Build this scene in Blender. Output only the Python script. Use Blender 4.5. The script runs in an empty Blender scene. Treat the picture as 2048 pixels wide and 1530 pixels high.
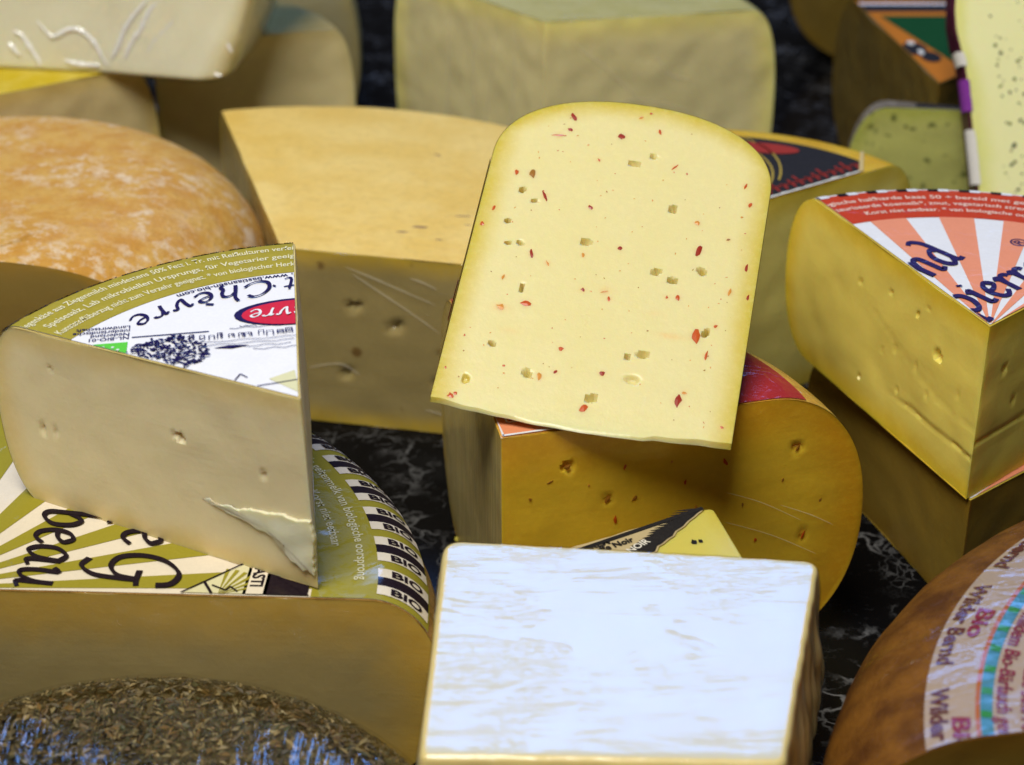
import bpy, bmesh, math, random
from mathutils import Vector, Matrix, noise
PI = math.pi
sc = bpy.context.scene
random.seed(11)

# ------------------------------------------------------------------ camera, world, lamps, exposure
cam_d = bpy.data.cameras.new("camera"); cam = bpy.data.objects.new("camera", cam_d)
sc.collection.objects.link(cam); sc.camera = cam
cam.location = (0, -0.69970, 0.38785)
cam.rotation_euler = (math.radians(90 - 29), 0, 0)
cam_d.sensor_width = 36; cam_d.lens = 3800 / 2048 * 36
cam_d.clip_start = 0.02; cam_d.clip_end = 50
cam_d.dof.use_dof = True; cam_d.dof.focus_distance = 0.60; cam_d.dof.aperture_fstop = 11.5

w = bpy.data.worlds.new("World"); sc.world = w; w.use_nodes = True
wb = w.node_tree.nodes["Background"]
wb.inputs[0].default_value = (1.0, 0.93, 0.80, 1); wb.inputs[1].default_value = 0.045

def lamp(name, loc, target, sx, sy, power, col, roll=0):
    d = bpy.data.lights.new(name, 'AREA'); d.shape = 'RECTANGLE'; d.size = sx; d.size_y = sy
    d.energy = power; d.color = col
    o = bpy.data.objects.new(name, d); sc.collection.objects.link(o)
    o.location = loc
    o.rotation_euler = ((Vector(target) - Vector(loc)).to_track_quat('-Z', 'Y').to_matrix() @ Matrix.Rotation(math.radians(roll), 3, 'Z')).to_euler()
    return o
lamp("awning_light", (-0.24, -0.62, 1.26), (0, -0.05, 0), 0.60, 0.55, 20.0, (1.0, 0.97, 0.91))
lamp("open_sky_light", (0.17, 1.15, 1.17), (0.1, -0.25, 0.05), 1.45, 0.36, 13.0, (0.16, 0.38, 1.0), -4)

sc.view_settings.view_transform = 'Standard'; sc.view_settings.look = 'None'
sc.view_settings.exposure = 0.0; sc.view_settings.gamma = 1.0
sc.view_settings.use_curve_mapping = False
sc.render.engine = 'CYCLES'
sc.cycles.use_denoising = True
sc.cycles.max_bounces = 8

# ------------------------------------------------------------------ object helpers
def link(o, parent=None):
    sc.collection.objects.link(o)
    if parent is not None: o.parent = parent
    return o
def thing(name, label, cat, loc, rz=0.0, group=None, matrix=None):
    o = bpy.data.objects.new(name, None); o.empty_display_size = .02
    link(o)
    if matrix is not None: o.matrix_world = matrix
    else:
        o.location = loc; o.rotation_euler = (0, 0, rz)
    o["label"] = label; o["category"] = cat
    if group: o["group"] = group
    return o
def mobj(name, verts, faces, mats, parent=None, midx=None, smooth=True, attrs=None):
    me = bpy.data.meshes.new(name)
    me.from_pydata([tuple(v) for v in verts], [], faces)
    for m in (mats if isinstance(mats, (list, tuple)) else [mats]): me.materials.append(m)
    if midx: me.polygons.foreach_set("material_index", midx)
    if smooth: me.polygons.foreach_set("use_smooth", [True] * len(me.polygons))
    for k, vals in (attrs or {}).items():
        a = me.attributes.new(k, 'FLOAT', 'POINT'); a.data.foreach_set("value", vals)
    me.update()
    return link(bpy.data.objects.new(name, me), parent)
def nz(x, y, z, s): return noise.noise(Vector((x * s, y * s, z * s)))

# ------------------------------------------------------------------ material helpers
class NT:
    def __init__(s, name):
        s.m = bpy.data.materials.new(name); s.m.use_nodes = True
        s.t = s.m.node_tree; s.b = s.t.nodes["Principled BSDF"]; s.out = s.t.nodes["Material Output"]
    def n(s, typ, **k):
        nd = s.t.nodes.new(typ)
        for a, v in k.items():
            if a.startswith('i_'):
                key = a[2:]; key = int(key) if key.isdigit() else key.replace('_', ' ')
                if hasattr(v, 'is_output') or isinstance(v, bpy.types.NodeSocket): s.t.links.new(v, nd.inputs[key])
                else: nd.inputs[key].default_value = v
            else: setattr(nd, a, v)
        return nd
    def l(s, a, b): s.t.links.new(a, b)
    def coord(s, scale=(1, 1, 1), rot=(0, 0, 0)):
        tc = s.n('ShaderNodeTexCoord'); mp = s.n('ShaderNodeMapping')
        s.l(tc.outputs['Object'], mp.inputs[0])
        mp.inputs['Scale'].default_value = scale; mp.inputs['Rotation'].default_value = rot
        return mp.outputs[0]
    def noise(s, vec, scale, detail=4, rough=.55, dist=0):
        nd = s.n('ShaderNodeTexNoise'); s.l(vec, nd.inputs['Vector'])
        nd.inputs['Scale'].default_value = scale; nd.inputs['Detail'].default_value = detail
        nd.inputs['Roughness'].default_value = rough; nd.inputs['Distortion'].default_value = dist
        return nd.outputs[0]
    def ramp(s, fac, p0, p1, c0=0.0, c1=1.0):
        nd = s.n('ShaderNodeMapRange'); nd.interpolation_type = 'SMOOTHSTEP'
        s.l(fac, nd.inputs[0]); nd.inputs[1].default_value = p0; nd.inputs[2].default_value = p1
        nd.inputs[3].default_value = c0; nd.inputs[4].default_value = c1
        return nd.outputs[0]
    def mix(s, fac, a, b, mode='MIX'):
        nd = s.n('ShaderNodeMix', data_type='RGBA', blend_type=mode)
        for sock, v in ((nd.inputs[0], fac), (nd.inputs[6], a), (nd.inputs[7], b)):
            if isinstance(v, bpy.types.NodeSocket): s.l(v, sock)
            elif isinstance(v, (int, float)): sock.default_value = v
            else: sock.default_value = tuple(v) + (1,)
        return nd.outputs[2]
    def math(s, op, a, b=0.0):
        nd = s.n('ShaderNodeMath', operation=op)
        for sock, v in ((nd.inputs[0], a), (nd.inputs[1], b)):
            if isinstance(v, bpy.types.NodeSocket): s.l(v, sock)
            else: sock.default_value = v
        return nd.outputs[0]
    def attr(s, name):
        nd = s.n('ShaderNodeAttribute', attribute_name=name); return nd.outputs['Fac']
    def acol(s, name):
        nd = s.n('ShaderNodeAttribute', attribute_name=name); return nd.outputs['Color']
    def bump(s, h, dist, strength=1.0, normal=None):
        nd = s.n('ShaderNodeBump'); s.l(h, nd.inputs['Height'])
        nd.inputs['Distance'].default_value = dist; nd.inputs['Strength'].default_value = strength
        if normal is not None: s.l(normal, nd.inputs['Normal'])
        return nd.outputs[0]
    def set(s, **k):
        for a, v in k.items():
            sock = s.b.inputs[a.replace('_', ' ')]
            if isinstance(v, bpy.types.NodeSocket): s.l(v, sock)
            elif isinstance(v, (int, float)): sock.default_value = v
            else: sock.default_value = tuple(v) + (1,) if len(v) == 3 and sock.type == 'RGBA' else tuple(v)

def film(nt, stretch=(1, 1, 1), rot=(0, 0, 0), scale=45, dist=.0016, weight=1.0, rough=.06, fine=.35, patch=None):
    """cling film: a clear coat whose own normal carries creases and pulled folds"""
    v = nt.coord(stretch, rot)
    a = nt.noise(v, scale, 3, .5, .6)
    r = nt.math('SUBTRACT', 1.0, nt.math('ABSOLUTE', nt.math('MULTIPLY', nt.math('SUBTRACT', a, .5), 5.0)))
    r = nt.math('MAXIMUM', r, 0.0); r = nt.math('POWER', r, 3.0)
    b = nt.noise(v, scale * 6, 3, .6, .3)
    c = nt.noise(v, scale * .35, 2, .5, 0)
    h = nt.math('ADD', nt.math('ADD', nt.math('MULTIPLY', r, .35), nt.math('MULTIPLY', b, .18 * fine / .35)), nt.math('MULTIPLY', c, 1.2))
    if patch: weight = nt.ramp(nt.noise(nt.coord((1, 1, 1)), patch[0], 4, .6, .6), patch[1], patch[1] + .1, weight * .08, weight)
    nt.set(Coat_Weight=weight, Coat_Roughness=rough, Coat_IOR=1.5, Coat_Normal=nt.bump(h, dist))

def paste(name, base, edge, band=.012, film_kw=None, sss=.45, rough=.36, stria=0.0, mottle=.12, edge_pow=1.0, specks=None, stain=None):
    """cut cheese: paler heart, darker drier paste towards the rind ('rd' = metres to the rind)"""
    nt = NT(name); v = nt.coord()
    rd = nt.attr('rd')
    wob = nt.noise(v, 60, 3)
    e = nt.ramp(nt.math('ADD', rd, nt.math('MULTIPLY', nt.math('SUBTRACT', wob, .5), band * .5)), 0.0, band)
    if edge_pow != 1.0: e = nt.math('POWER', e, edge_pow)
    col = nt.mix(e, edge, base)
    m1 = nt.noise(v, 38, 5, .6)
    col = nt.mix(nt.ramp(m1, .35, .7, 0, mottle), col, tuple(c * .72 for c in base))
    m2 = nt.noise(v, 420, 3, .7)
    col = nt.mix(nt.ramp(m2, .42, .72, 0, mottle * .8 + .05), col, tuple(min(1, c * 1.22) for c in base))
    if specks:
        vo = nt.n('ShaderNodeTexVoronoi', i_Scale=specks[0]); nt.l(v, vo.inputs['Vector'])
        keep = nt.ramp(nt.noise(v, specks[0] * .9, 1), .52, .6)
        col = nt.mix(nt.math('MULTIPLY', nt.ramp(vo.outputs['Distance'], specks[1], specks[1] * 2.6, .9, 0), keep), col, specks[2])
    if stain: col = nt.mix(nt.attr('stain'), col, stain)
    h = nt.math('ADD', nt.math('MULTIPLY', nt.noise(v, 900, 3, .7), .6), nt.math('MULTIPLY', nt.noise(v, 70, 4, .6), 4.0))
    h = nt.math('ADD', h, nt.math('MULTIPLY', nt.noise(nt.coord((.06, .06, 1), (.12, .1, 0)), 700, 2, .5), .45))
    if stria:
        sv = nt.coord((1, 1, .03)); h = nt.math('ADD', h, nt.math('MULTIPLY', nt.noise(sv, 700, 3, .6), stria))
    nt.set(Base_Color=col, Roughness=nt.ramp(m1, .3, .7, rough - .07, rough + .1), Subsurface_Weight=sss, Subsurface_Scale=.006,
           Subsurface_Radius=(1.0, .62, .22), Normal=nt.bump(h, .00007), Specular_IOR_Level=.5)
    if film_kw: film(nt, **film_kw)
    return nt.m

def rind(name, c1, c2, scale=60, film_kw=None, rough=.6, bump=.0005, c3=None, fine=420, sss=.1):
    nt = NT(name); v = nt.coord()
    a = nt.noise(v, scale, 6, .62, .1)
    col = nt.mix(nt.ramp(a, .36, .64), c1, c2)
    if c3:
        b = nt.noise(v, scale * 2.2, 6, .72, 0); b2 = nt.noise(v, scale * .4, 3)
        col = nt.mix(nt.math('MULTIPLY', nt.ramp(b, .46, .62), nt.ramp(b2, .38, .6, .1, 1)), col, c3)
    f = nt.noise(v, fine, 4, .7)
    col = nt.mix(nt.ramp(f, .4, .75, 0, .25), col, tuple(x * .6 for x in c1))
    h = nt.math('ADD', f, nt.math('MULTIPLY', a, 1.5))
    nt.set(Base_Color=col, Roughness=rough, Normal=nt.bump(h, bump), Specular_IOR_Level=.10, Subsurface_Weight=sss, Subsurface_Scale=.004, Subsurface_Radius=(1, .6, .25))
    if film_kw: film(nt, **film_kw)
    return nt.m

def ink(name, c, rough=.7, film_kw=None, grain=.10, spec=.06):
    """printed paper: fibre grain and a little unevenness of the ink"""
    nt = NT(name); v = nt.coord()
    f = nt.noise(v, 900, 4, .75); g = nt.noise(v, 90, 3)
    col = nt.mix(nt.ramp(f, .35, .75, 0, grain * 2), c, tuple(min(1, x * 1.25 + .03) for x in c))
    col = nt.mix(nt.ramp(g, .4, .7, 0, grain), col, tuple(x * .75 for x in c))
    nt.set(Base_Color=col, Roughness=rough, Normal=nt.bump(f, .00008), Specular_IOR_Level=spec)
    if film_kw: film(nt, **film_kw)
    return nt.m

def shell_of(o, midx, off, mat, name, parent):
    """a skin of its own lying on a body: the faces of one material (or all), lifted along their normals"""
    me = o.data; ix = {}; V = []; F = []
    N_ = {}
    for p in me.polygons:
        if midx is None or p.material_index == midx:
            for v in p.vertices: N_[v] = N_.get(v, Vector((0, 0, 0))) + p.normal
    for p in me.polygons:
        if midx is None or p.material_index == midx:
            f = []
            for v in p.vertices:
                if v not in ix: ix[v] = len(V); V.append(me.vertices[v].co + N_[v].normalized() * off)
                f.append(ix[v])
            F.append(f)
    return mobj(name, V, F, mat, parent)

# ------------------------------------------------------------------ wheel geometry
class Wheel:
    """a wheel (radius R, height H, edge rounding a) from which the sector th0..th1 around the local origin is kept;
    c is the wheel's centre seen from the sector's tip"""
    def __init__(s, R, H, a=.018, n=2.3, c=(0, 0), th=(0, 1), N=56, Nu=90, Nt=72, top_sag=0.0):
        s.R, s.H, s.a, s.n, s.c, s.th, s.N, s.Nu, s.Nt, s.sag = R, H, a, n, c, th, N, Nu, Nt, top_sag
        s.tab = []; q = None; L = 0
        for k in range(201):
            t = PI / 2 - PI * k / 200
            p = s.prof(t)
            r = R - p[0]
            if q: L += math.hypot(r - q[0], p[1] - q[1])
            s.tab.append((L, r, p[1], t)); q = (r, p[1])
    def prof(s, t):
        e = 2 / s.n
        return s.a * (1 - abs(math.cos(t)) ** e), s.H / 2 * (1 + math.copysign(abs(math.sin(t)) ** e, math.sin(t)))
    def rmax(s, th, rho):
        dx, dy = math.cos(th), math.sin(th); b = dx * s.c[0] + dy * s.c[1]
        return b + math.sqrt(max(1e-9, b * b - s.c[0] ** 2 - s.c[1] ** 2 + rho * rho))
    def dome(s, x, y):
        r = math.hypot(x - s.c[0], y - s.c[1]); return s.sag * max(0, 1 - (r / s.R) ** 2)
    def surf(s, x, y):
        """label plane point (x, y) wrapped over top, shoulder and side -> position, normal"""
        dx, dy = x - s.c[0], y - s.c[1]; rho = math.hypot(dx, dy) or 1e-9
        ux, uy = dx / rho, dy / rho; f = s.R - s.a
        if rho <= f: return Vector((x, y, s.H + s.dome(x, y))), Vector((0, 0, 1))
        L = rho - f; T = s.tab; k = 1
        while k < len(T) - 1 and T[k][0] < L: k += 1
        l0, r0, z0, _ = T[k - 1]; l1, r1, z1, _ = T[k]
        g = (L - l0) / max(1e-9, l1 - l0); r = r0 + (r1 - r0) * g; z = z0 + (z1 - z0) * g
        tr, tz = r1 - r0, z1 - z0; m = math.hypot(tr, tz) or 1
        nr, nzz = -tz / m, tr / m
        return Vector((s.c[0] + ux * r, s.c[1] + uy * r, z + s.dome(s.c[0] + ux * r, s.c[1] + uy * r) * (z / s.H))), Vector((ux * nr, uy * nr, nzz))
    def body(s, name, mats, parent, dents=None, wave=.0004, rim_noise=.0006, seed=0.0, shell=True):
        """closed body; dents: {0 or 1: [(r, z, rad_r, rad_z, angle, depth), ...]} on the first / second cut face"""
        dents = dents or {}
        full = getattr(s, 'full', False); extra = getattr(s, 'extra', None); hole_rd = getattr(s, 'hole_rd', False)
        th0, th1 = s.th; V = []; F = []; M = []; RD = []; ST = []; idx = {}; stainf = getattr(s, 'stainf', None)
        ts = [-PI / 2 + PI * j / s.N for j in range(s.N + 1)]; P = [s.prof(t) for t in ts]
        def vert(i, j, k):
            if full: i %= s.Nt
            if k == 0: key = ('a', j)
            elif j in (0, s.N) or k == s.Nu or i in (0, s.Nt): key = (i, j, k)
            else: return None
            if key in idx: return idx[key]
            th = th0 + (th1 - th0) * i / s.Nt; ins, z = P[j]
            rm = s.rmax(th, s.R - ins); r_0 = s.tipf(z) if getattr(s, 'tipf', None) else 0.0; r = r_0 + (rm - r_0) * k / s.Nu
            x, y = r * math.cos(th), r * math.sin(th)
            zz = z + s.dome(x, y) * (z / s.H)
            rd = 0.0
            if (i in (0, s.Nt) and not full) or (k == 0 and not full):
                rd = max(0, min(s.H - z, z, rm - r)); 
                sg = -1 if i == 0 else 1
                nx, ny = -math.sin(th) * sg, math.cos(th) * sg
                inner = 0 < j < s.N and k < s.Nu
                d = 0
                if inner and k > 0:
                    d += wave * (nz(r + seed, z, i, 28) + .5 * nz(r, z + seed, i + 3, 90))
                    for (hr, hz, ra, rb, an, dep) in dents.get(0 if i == 0 else 1, []):
                        u, v_ = r - hr, z - hz
                        if abs(u) < .012 and abs(v_) < .012:
                            ca, sa = math.cos(an), math.sin(an); p, q = (u * ca + v_ * sa) / ra, (-u * sa + v_ * ca) / rb
                            q2 = math.hypot(p, q) * (1 + .35 * nz(u + hr * 9, v_ + hz * 7, 0, 420))
                            if q2 < 1:
                                d -= dep * min(1, (1 - q2) * 3.2)
                                if hole_rd: rd *= .2  # hole walls: drier paste tone, with recess shade painted into the colour
                    if extra: d += extra(0 if i == 0 else 1, r, z)
                x += nx * d; y += ny * d
            if k == s.Nu and 0 < i < s.Nt:
                d = rim_noise * (nz(x + seed, y, zz, 35) + .4 * nz(x, y + seed, zz, 120)); x += d * math.cos(th); y += d * math.sin(th)
            elif j == s.N and 0 < i < s.Nt: zz += rim_noise * .15 * nz(x + seed, y, 2, 30)
            idx[key] = len(V); V.append((x, y, zz)); RD.append(rd); ST.append(stainf(r, z) if stainf and i == s.Nt else 0.0); return idx[key]
        def quad(a, b, c_, d, m):
            q = []
            for t in (a, b, c_, d):
                if t not in q: q.append(t)
            if len(q) > 2: F.append(q); M.append(m)
        for i, fl in (() if full else ((0, 1), (s.Nt, 0))):
            for j in range(s.N):
                for k in range(s.Nu):
                    q = (vert(i, j, k), vert(i, j, k + 1), vert(i, j + 1, k + 1), vert(i, j + 1, k))
                    quad(*(q if fl else q[::-1]), 0)
        for i in range(s.Nt):
            for k in range(s.Nu):
                quad(vert(i, s.N, k), vert(i, s.N, k + 1), vert(i + 1, s.N, k + 1), vert(i + 1, s.N, k), 1)
                quad(vert(i, 0, k), vert(i + 1, 0, k), vert(i + 1, 0, k + 1), vert(i, 0, k + 1), 1)
            for j in range(s.N):
                quad(vert(i, j, s.Nu), vert(i + 1, j, s.Nu), vert(i + 1, j + 1, s.Nu), vert(i, j + 1, s.Nu), 1)
        o = mobj(name, V, F, mats, parent, M, True, {'rd': RD, 'stain': ST} if stainf else {'rd': RD})
        me = o.data; bm = bmesh.new(); bm.from_mesh(me)
        for e in bm.edges:
            fs = e.link_faces
            if len(fs) == 2 and (fs[0].material_index != fs[1].material_index or fs[0].normal.angle(fs[1].normal, 0) > .7): e.smooth = False
        bm.to_mesh(me); bm.free()
        if shell: shell_of(o, 1, .00015, mats[1], 'rind', parent)
        return o
    def halfplanes(s, m=.0003):
        a, b = s.th
        return [(math.sin(a), -math.cos(a), -m), (-math.sin(b), math.cos(b), -m)]

# ------------------------------------------------------------------ print helpers (flat print as thin layers on the paper)
def clip(tris, planes):
    for (nx, ny, d) in planes:
        out = []
        for t in tris:
            ds = [nx * p[0] + ny * p[1] - d for p in t]
            if max(ds) <= 0: out.append(t); continue
            if min(ds) > 0: continue
            poly = []
            for i in range(3):
                p, q, dp, dq = t[i], t[(i + 1) % 3], ds[i], ds[(i + 1) % 3]
                if dp <= 0: poly.append(p)
                if (dp <= 0) != (dq <= 0):
                    g = dp / (dp - dq); poly.append((p[0] + (q[0] - p[0]) * g, p[1] + (q[1] - p[1]) * g))
            for i in range(1, len(poly) - 1): out.append((poly[0], poly[i], poly[i + 1]))
        tris = out
    return tris
def refine(tris, L):
    out = []; st = list(tris)
    while st:
        t = st.pop(); e = [(math.dist(t[i], t[(i + 1) % 3]), i) for i in range(3)]; m, i = max(e)
        if m <= L: out.append(t); continue
        a, b, c = t[i], t[(i + 1) % 3], t[(i + 2) % 3]; k = ((a[0] + b[0]) / 2, (a[1] + b[1]) / 2)
        st.append((a, k, c)); st.append((k, b, c))
    return out
def decal(name, tris, mat, parent, surf, lift, planes=(), L=.004, ramp=0.0):
    tris = refine(clip(tris, planes), L)
    V = []; F = []; ix = {}; nt_ = max(1, len(tris))
    for ti, t in enumerate(tris):
        f = []
        for p in t:
            key = (round(p[0], 6), round(p[1], 6))
            if key not in ix:
                P, N = surf(*p); ix[key] = len(V); V.append(P + N * (lift + .00015 + ramp * ti / nt_))
            f.append(ix[key])
        if len(set(f)) == 3: F.append(f)
    if not F: return None
    o = mobj(name, V, F, mat, parent)
    return o
def polar(rho, phi): return (rho * math.cos(phi), rho * math.sin(phi))
def quads(q): return [(q[0], q[1], q[2]), (q[0], q[2], q[3])]
def ring(r0, r1, p0, p1, dphi=.03, jag0=0, jag1=0):
    n = max(1, int(abs(p1 - p0) / dphi + .99)); out = []
    for i in range(n):
        a, b = p0 + (p1 - p0) * i / n, p0 + (p1 - p0) * (i + 1) / n
        ra, rb = r1 + jag1 * nz(a, 1, 0, 40), r1 + jag1 * nz(b, 1, 0, 40)
        out += quads([polar(r0, a), polar(ra, a), polar(rb, b), polar(r0, b)])
    return out
def rect(x0, y0, x1, y1): return quads([(x0, y0), (x1, y0), (x1, y1), (x0, y1)])
def ellipse(cx, cy, rx, ry, n=28, rot=0):
    ca, sa = math.cos(rot), math.sin(rot)
    P = [(cx + rx * math.cos(t) * ca - ry * math.sin(t) * sa, cy + rx * math.cos(t) * sa + ry * math.sin(t) * ca) for t in (2 * PI * i / n for i in range(n))]
    return [((cx, cy), P[i], P[(i + 1) % n]) for i in range(n)]
def text(s, size, bold=0.0, shear=0.0, spacing=1.0):
    cu = bpy.data.curves.new("lettering", 'FONT'); cu.body = s; cu.size = size; cu.offset = bold * size
    cu.shear = shear; cu.space_character = spacing; cu.resolution_u = 3; cu.fill_mode = 'FRONT'
    o = bpy.data.objects.new("lettering", cu); sc.collection.objects.link(o)
    dg = bpy.context.evaluated_depsgraph_get()
    me = bpy.data.meshes.new_from_object(o.evaluated_get(dg))
    me.calc_loop_triangles()
    vs = [(v.co.x, v.co.y) for v in me.vertices]
    tr = [tuple(vs[i] for i in t.vertices) for t in me.loop_triangles]
    bpy.data.objects.remove(o); bpy.data.curves.remove(cu); bpy.data.meshes.remove(me)
    w = max((p[0] for t in tr for p in t), default=0)
    return tr, w
def place(tris, o, xd, yd):
    return [tuple((o[0] + p[0] * xd[0] + p[1] * yd[0], o[1] + p[0] * xd[1] + p[1] * yd[1]) for p in t) for t in tris]
def arc(tris, rho, phi, out=True, c=(0, 0)):
    """bend text along a circle: out=True reads clockwise with tops outwards, else counter-clockwise with tops inwards"""
    r = []
    for t in tris:
        q = []
        for p in t:
            if out: a, R_ = phi - p[0] / rho, rho + p[1]
            else: a, R_ = phi + p[0] / rho, rho - p[1]
            q.append((c[0] + R_ * math.cos(a), c[1] + R_ * math.sin(a)))
        r.append(tuple(q))
    return r
# pen lettering: strokes drawn with a broad nib
G = {
 'C': ([[(.86, 1.28), (.66, 1.5), (.36, 1.42), (.12, 1.05), (.05, .6), (.16, .15), (.45, -.02), (.75, .12), (.95, .4)]], 1.05),
 'h': ([[(.12, 1.62), (.2, 1.2), (.14, .6), (.1, 0)], [(.13, .62), (.35, .95), (.6, .92), (.64, .6), (.56, .2), (.62, -.05), (.5, -.3)]], .84),
 'E': ([[(.1, .5), (.4, .58), (.58, .78), (.42, .98), (.18, .82), (.08, .45), (.2, .08), (.45, .02), (.68, .25)], [(.16, 1.42), (.42, 1.2)]], .74),
 'e': ([[(.1, .5), (.4, .58), (.58, .78), (.42, .98), (.18, .82), (.08, .45), (.2, .08), (.45, .02), (.68, .25)]], .74),
 'v': ([[(0, .8), (.14, .96), (.24, .6), (.32, .05), (.55, .45), (.64, .92), (.82, .85)]], .86),
 'r': ([[(.02, .78), (.16, .95), (.18, .5), (.14, 0)], [(.18, .55), (.34, .92), (.55, .95), (.62, .82)]], .64),
 't': ([[(.24, 1.35), (.2, .8), (.2, .2), (.34, 0), (.56, .12)], [(0, .92), (.25, .93), (.55, .98)]], .62),
 'z': ([[(.02, .9), (.3, .98), (.6, .92), (.3, .5), (.04, .04), (.34, .08), (.66, 0)]], .72),
 'p': ([[(0, .86), (.16, .98), (.16, .4), (.12, -.62)], [(-.1, -.62), (.12, -.63), (.36, -.6)], [(.17, .5), (.4, .96), (.72, .9), (.8, .5), (.62, .08), (.36, .0), (.16, .22)]], .95),
 'i': ([[(0, .8), (.18, .95), (.18, .45), (.2, .05), (.44, .06)], [(.2, 1.3), (.24, 1.4)]], .5),
 'n': ([[(0, .84), (.14, .98), (.14, .5), (.12, 0)], [(.14, .5), (.36, .95), (.62, .94), (.64, .5), (.64, .05), (.86, .1)]], .92),
 'd': ([[(.62, .86), (.36, .98), (.1, .66), (.1, .2), (.32, 0), (.58, .3)], [(.2, 1.66), (.42, 1.72), (.62, 1.4), (.62, .7), (.62, .1), (.86, .06)]], .94),
 'b': ([[(.44, 1.72), (.24, 1.66), (.16, 1.2), (.14, .5), (.16, .06), (.4, 0), (.68, .3), (.66, .78), (.42, .98), (.16, .6)]], .84),
 'a': ([[(.62, .88), (.36, .98), (.1, .66), (.1, .2), (.28, 0), (.54, .3), (.64, .94), (.62, .4), (.66, .06), (.88, .14)]], .9),
 'u': ([[(0, .82), (.15, .96), (.14, .4), (.22, .05), (.44, .1), (.62, .5), (.64, .96), (.64, .4), (.66, .05), (.88, .12)]], .92),
 'G': ([[(1.28, 1.25), (1.15, 1.62), (.7, 1.72), (.25, 1.3), (.1, .7), (.25, .15), (.65, 0), (1.0, .25), (1.1, .72), (1.12, .3), (1.05, -.35), (.75, -.72), (.4, -.6)], [(.72, .74), (1.1, .74), (1.36, .78)]], 1.5),
 'o': ([[(.3, .5), (.36, .56)]], .66),
}
def pen(word, xh, wmax=.17, wmin=.07, nib=.6, gap=.10, slant=.12):
    x = 0; out = []
    for ch in word:
        if ch == ' ': x += .5; continue
        strokes, adv = G[ch]
        for S in strokes:
            P = [Vector((a + b * slant + x, b)) for a, b in S]; Q = []
            for i in range(len(P) - 1):
                p0 = P[max(0, i - 1)]; p1 = P[i]; p2 = P[i + 1]; p3 = P[min(len(P) - 1, i + 2)]
                for k in range(7):
                    t = k / 7
                    Q.append(.5 * ((2 * p1) + (p2 - p0) * t + (2 * p0 - 5 * p1 + 4 * p2 - p3) * t * t + (3 * p1 - p0 - 3 * p2 + p3) * t ** 3))
            Q.append(P[-1]); prev = None; n = len(Q)
            for i, q in enumerate(Q):
                d = (Q[min(n - 1, i + 1)] - Q[max(0, i - 1)])
                if d.length < 1e-6: continue
                d.normalize(); nn = Vector((-d.y, d.x))
                wd = wmin + (wmax - wmin) * abs(d.x * math.sin(nib) - d.y * math.cos(nib))
                if ch == 'o': wd = .2
                a, b = q + nn * wd / 2, q - nn * wd / 2
                if prev: out += quads([prev[0], prev[1], tuple(b), tuple(a)])
                prev = (tuple(a), tuple(b))
        x += adv + gap
    return [tuple((p[0] * xh, p[1] * xh) for p in t) for t in out], x * xh
def line(pts, wd):
    out = []
    for (a, b) in zip(pts, pts[1:]):
        d = Vector((b[0] - a[0], b[1] - a[1])); 
        if d.length < 1e-7: continue
        d.normalize(); n = Vector((-d.y, d.x)) * wd / 2
        out += quads([(a[0] + n.x, a[1] + n.y), (a[0] - n.x, a[1] - n.y), (b[0] - n.x, b[1] - n.y), (b[0] + n.x, b[1] + n.y)])
    return out

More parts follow.
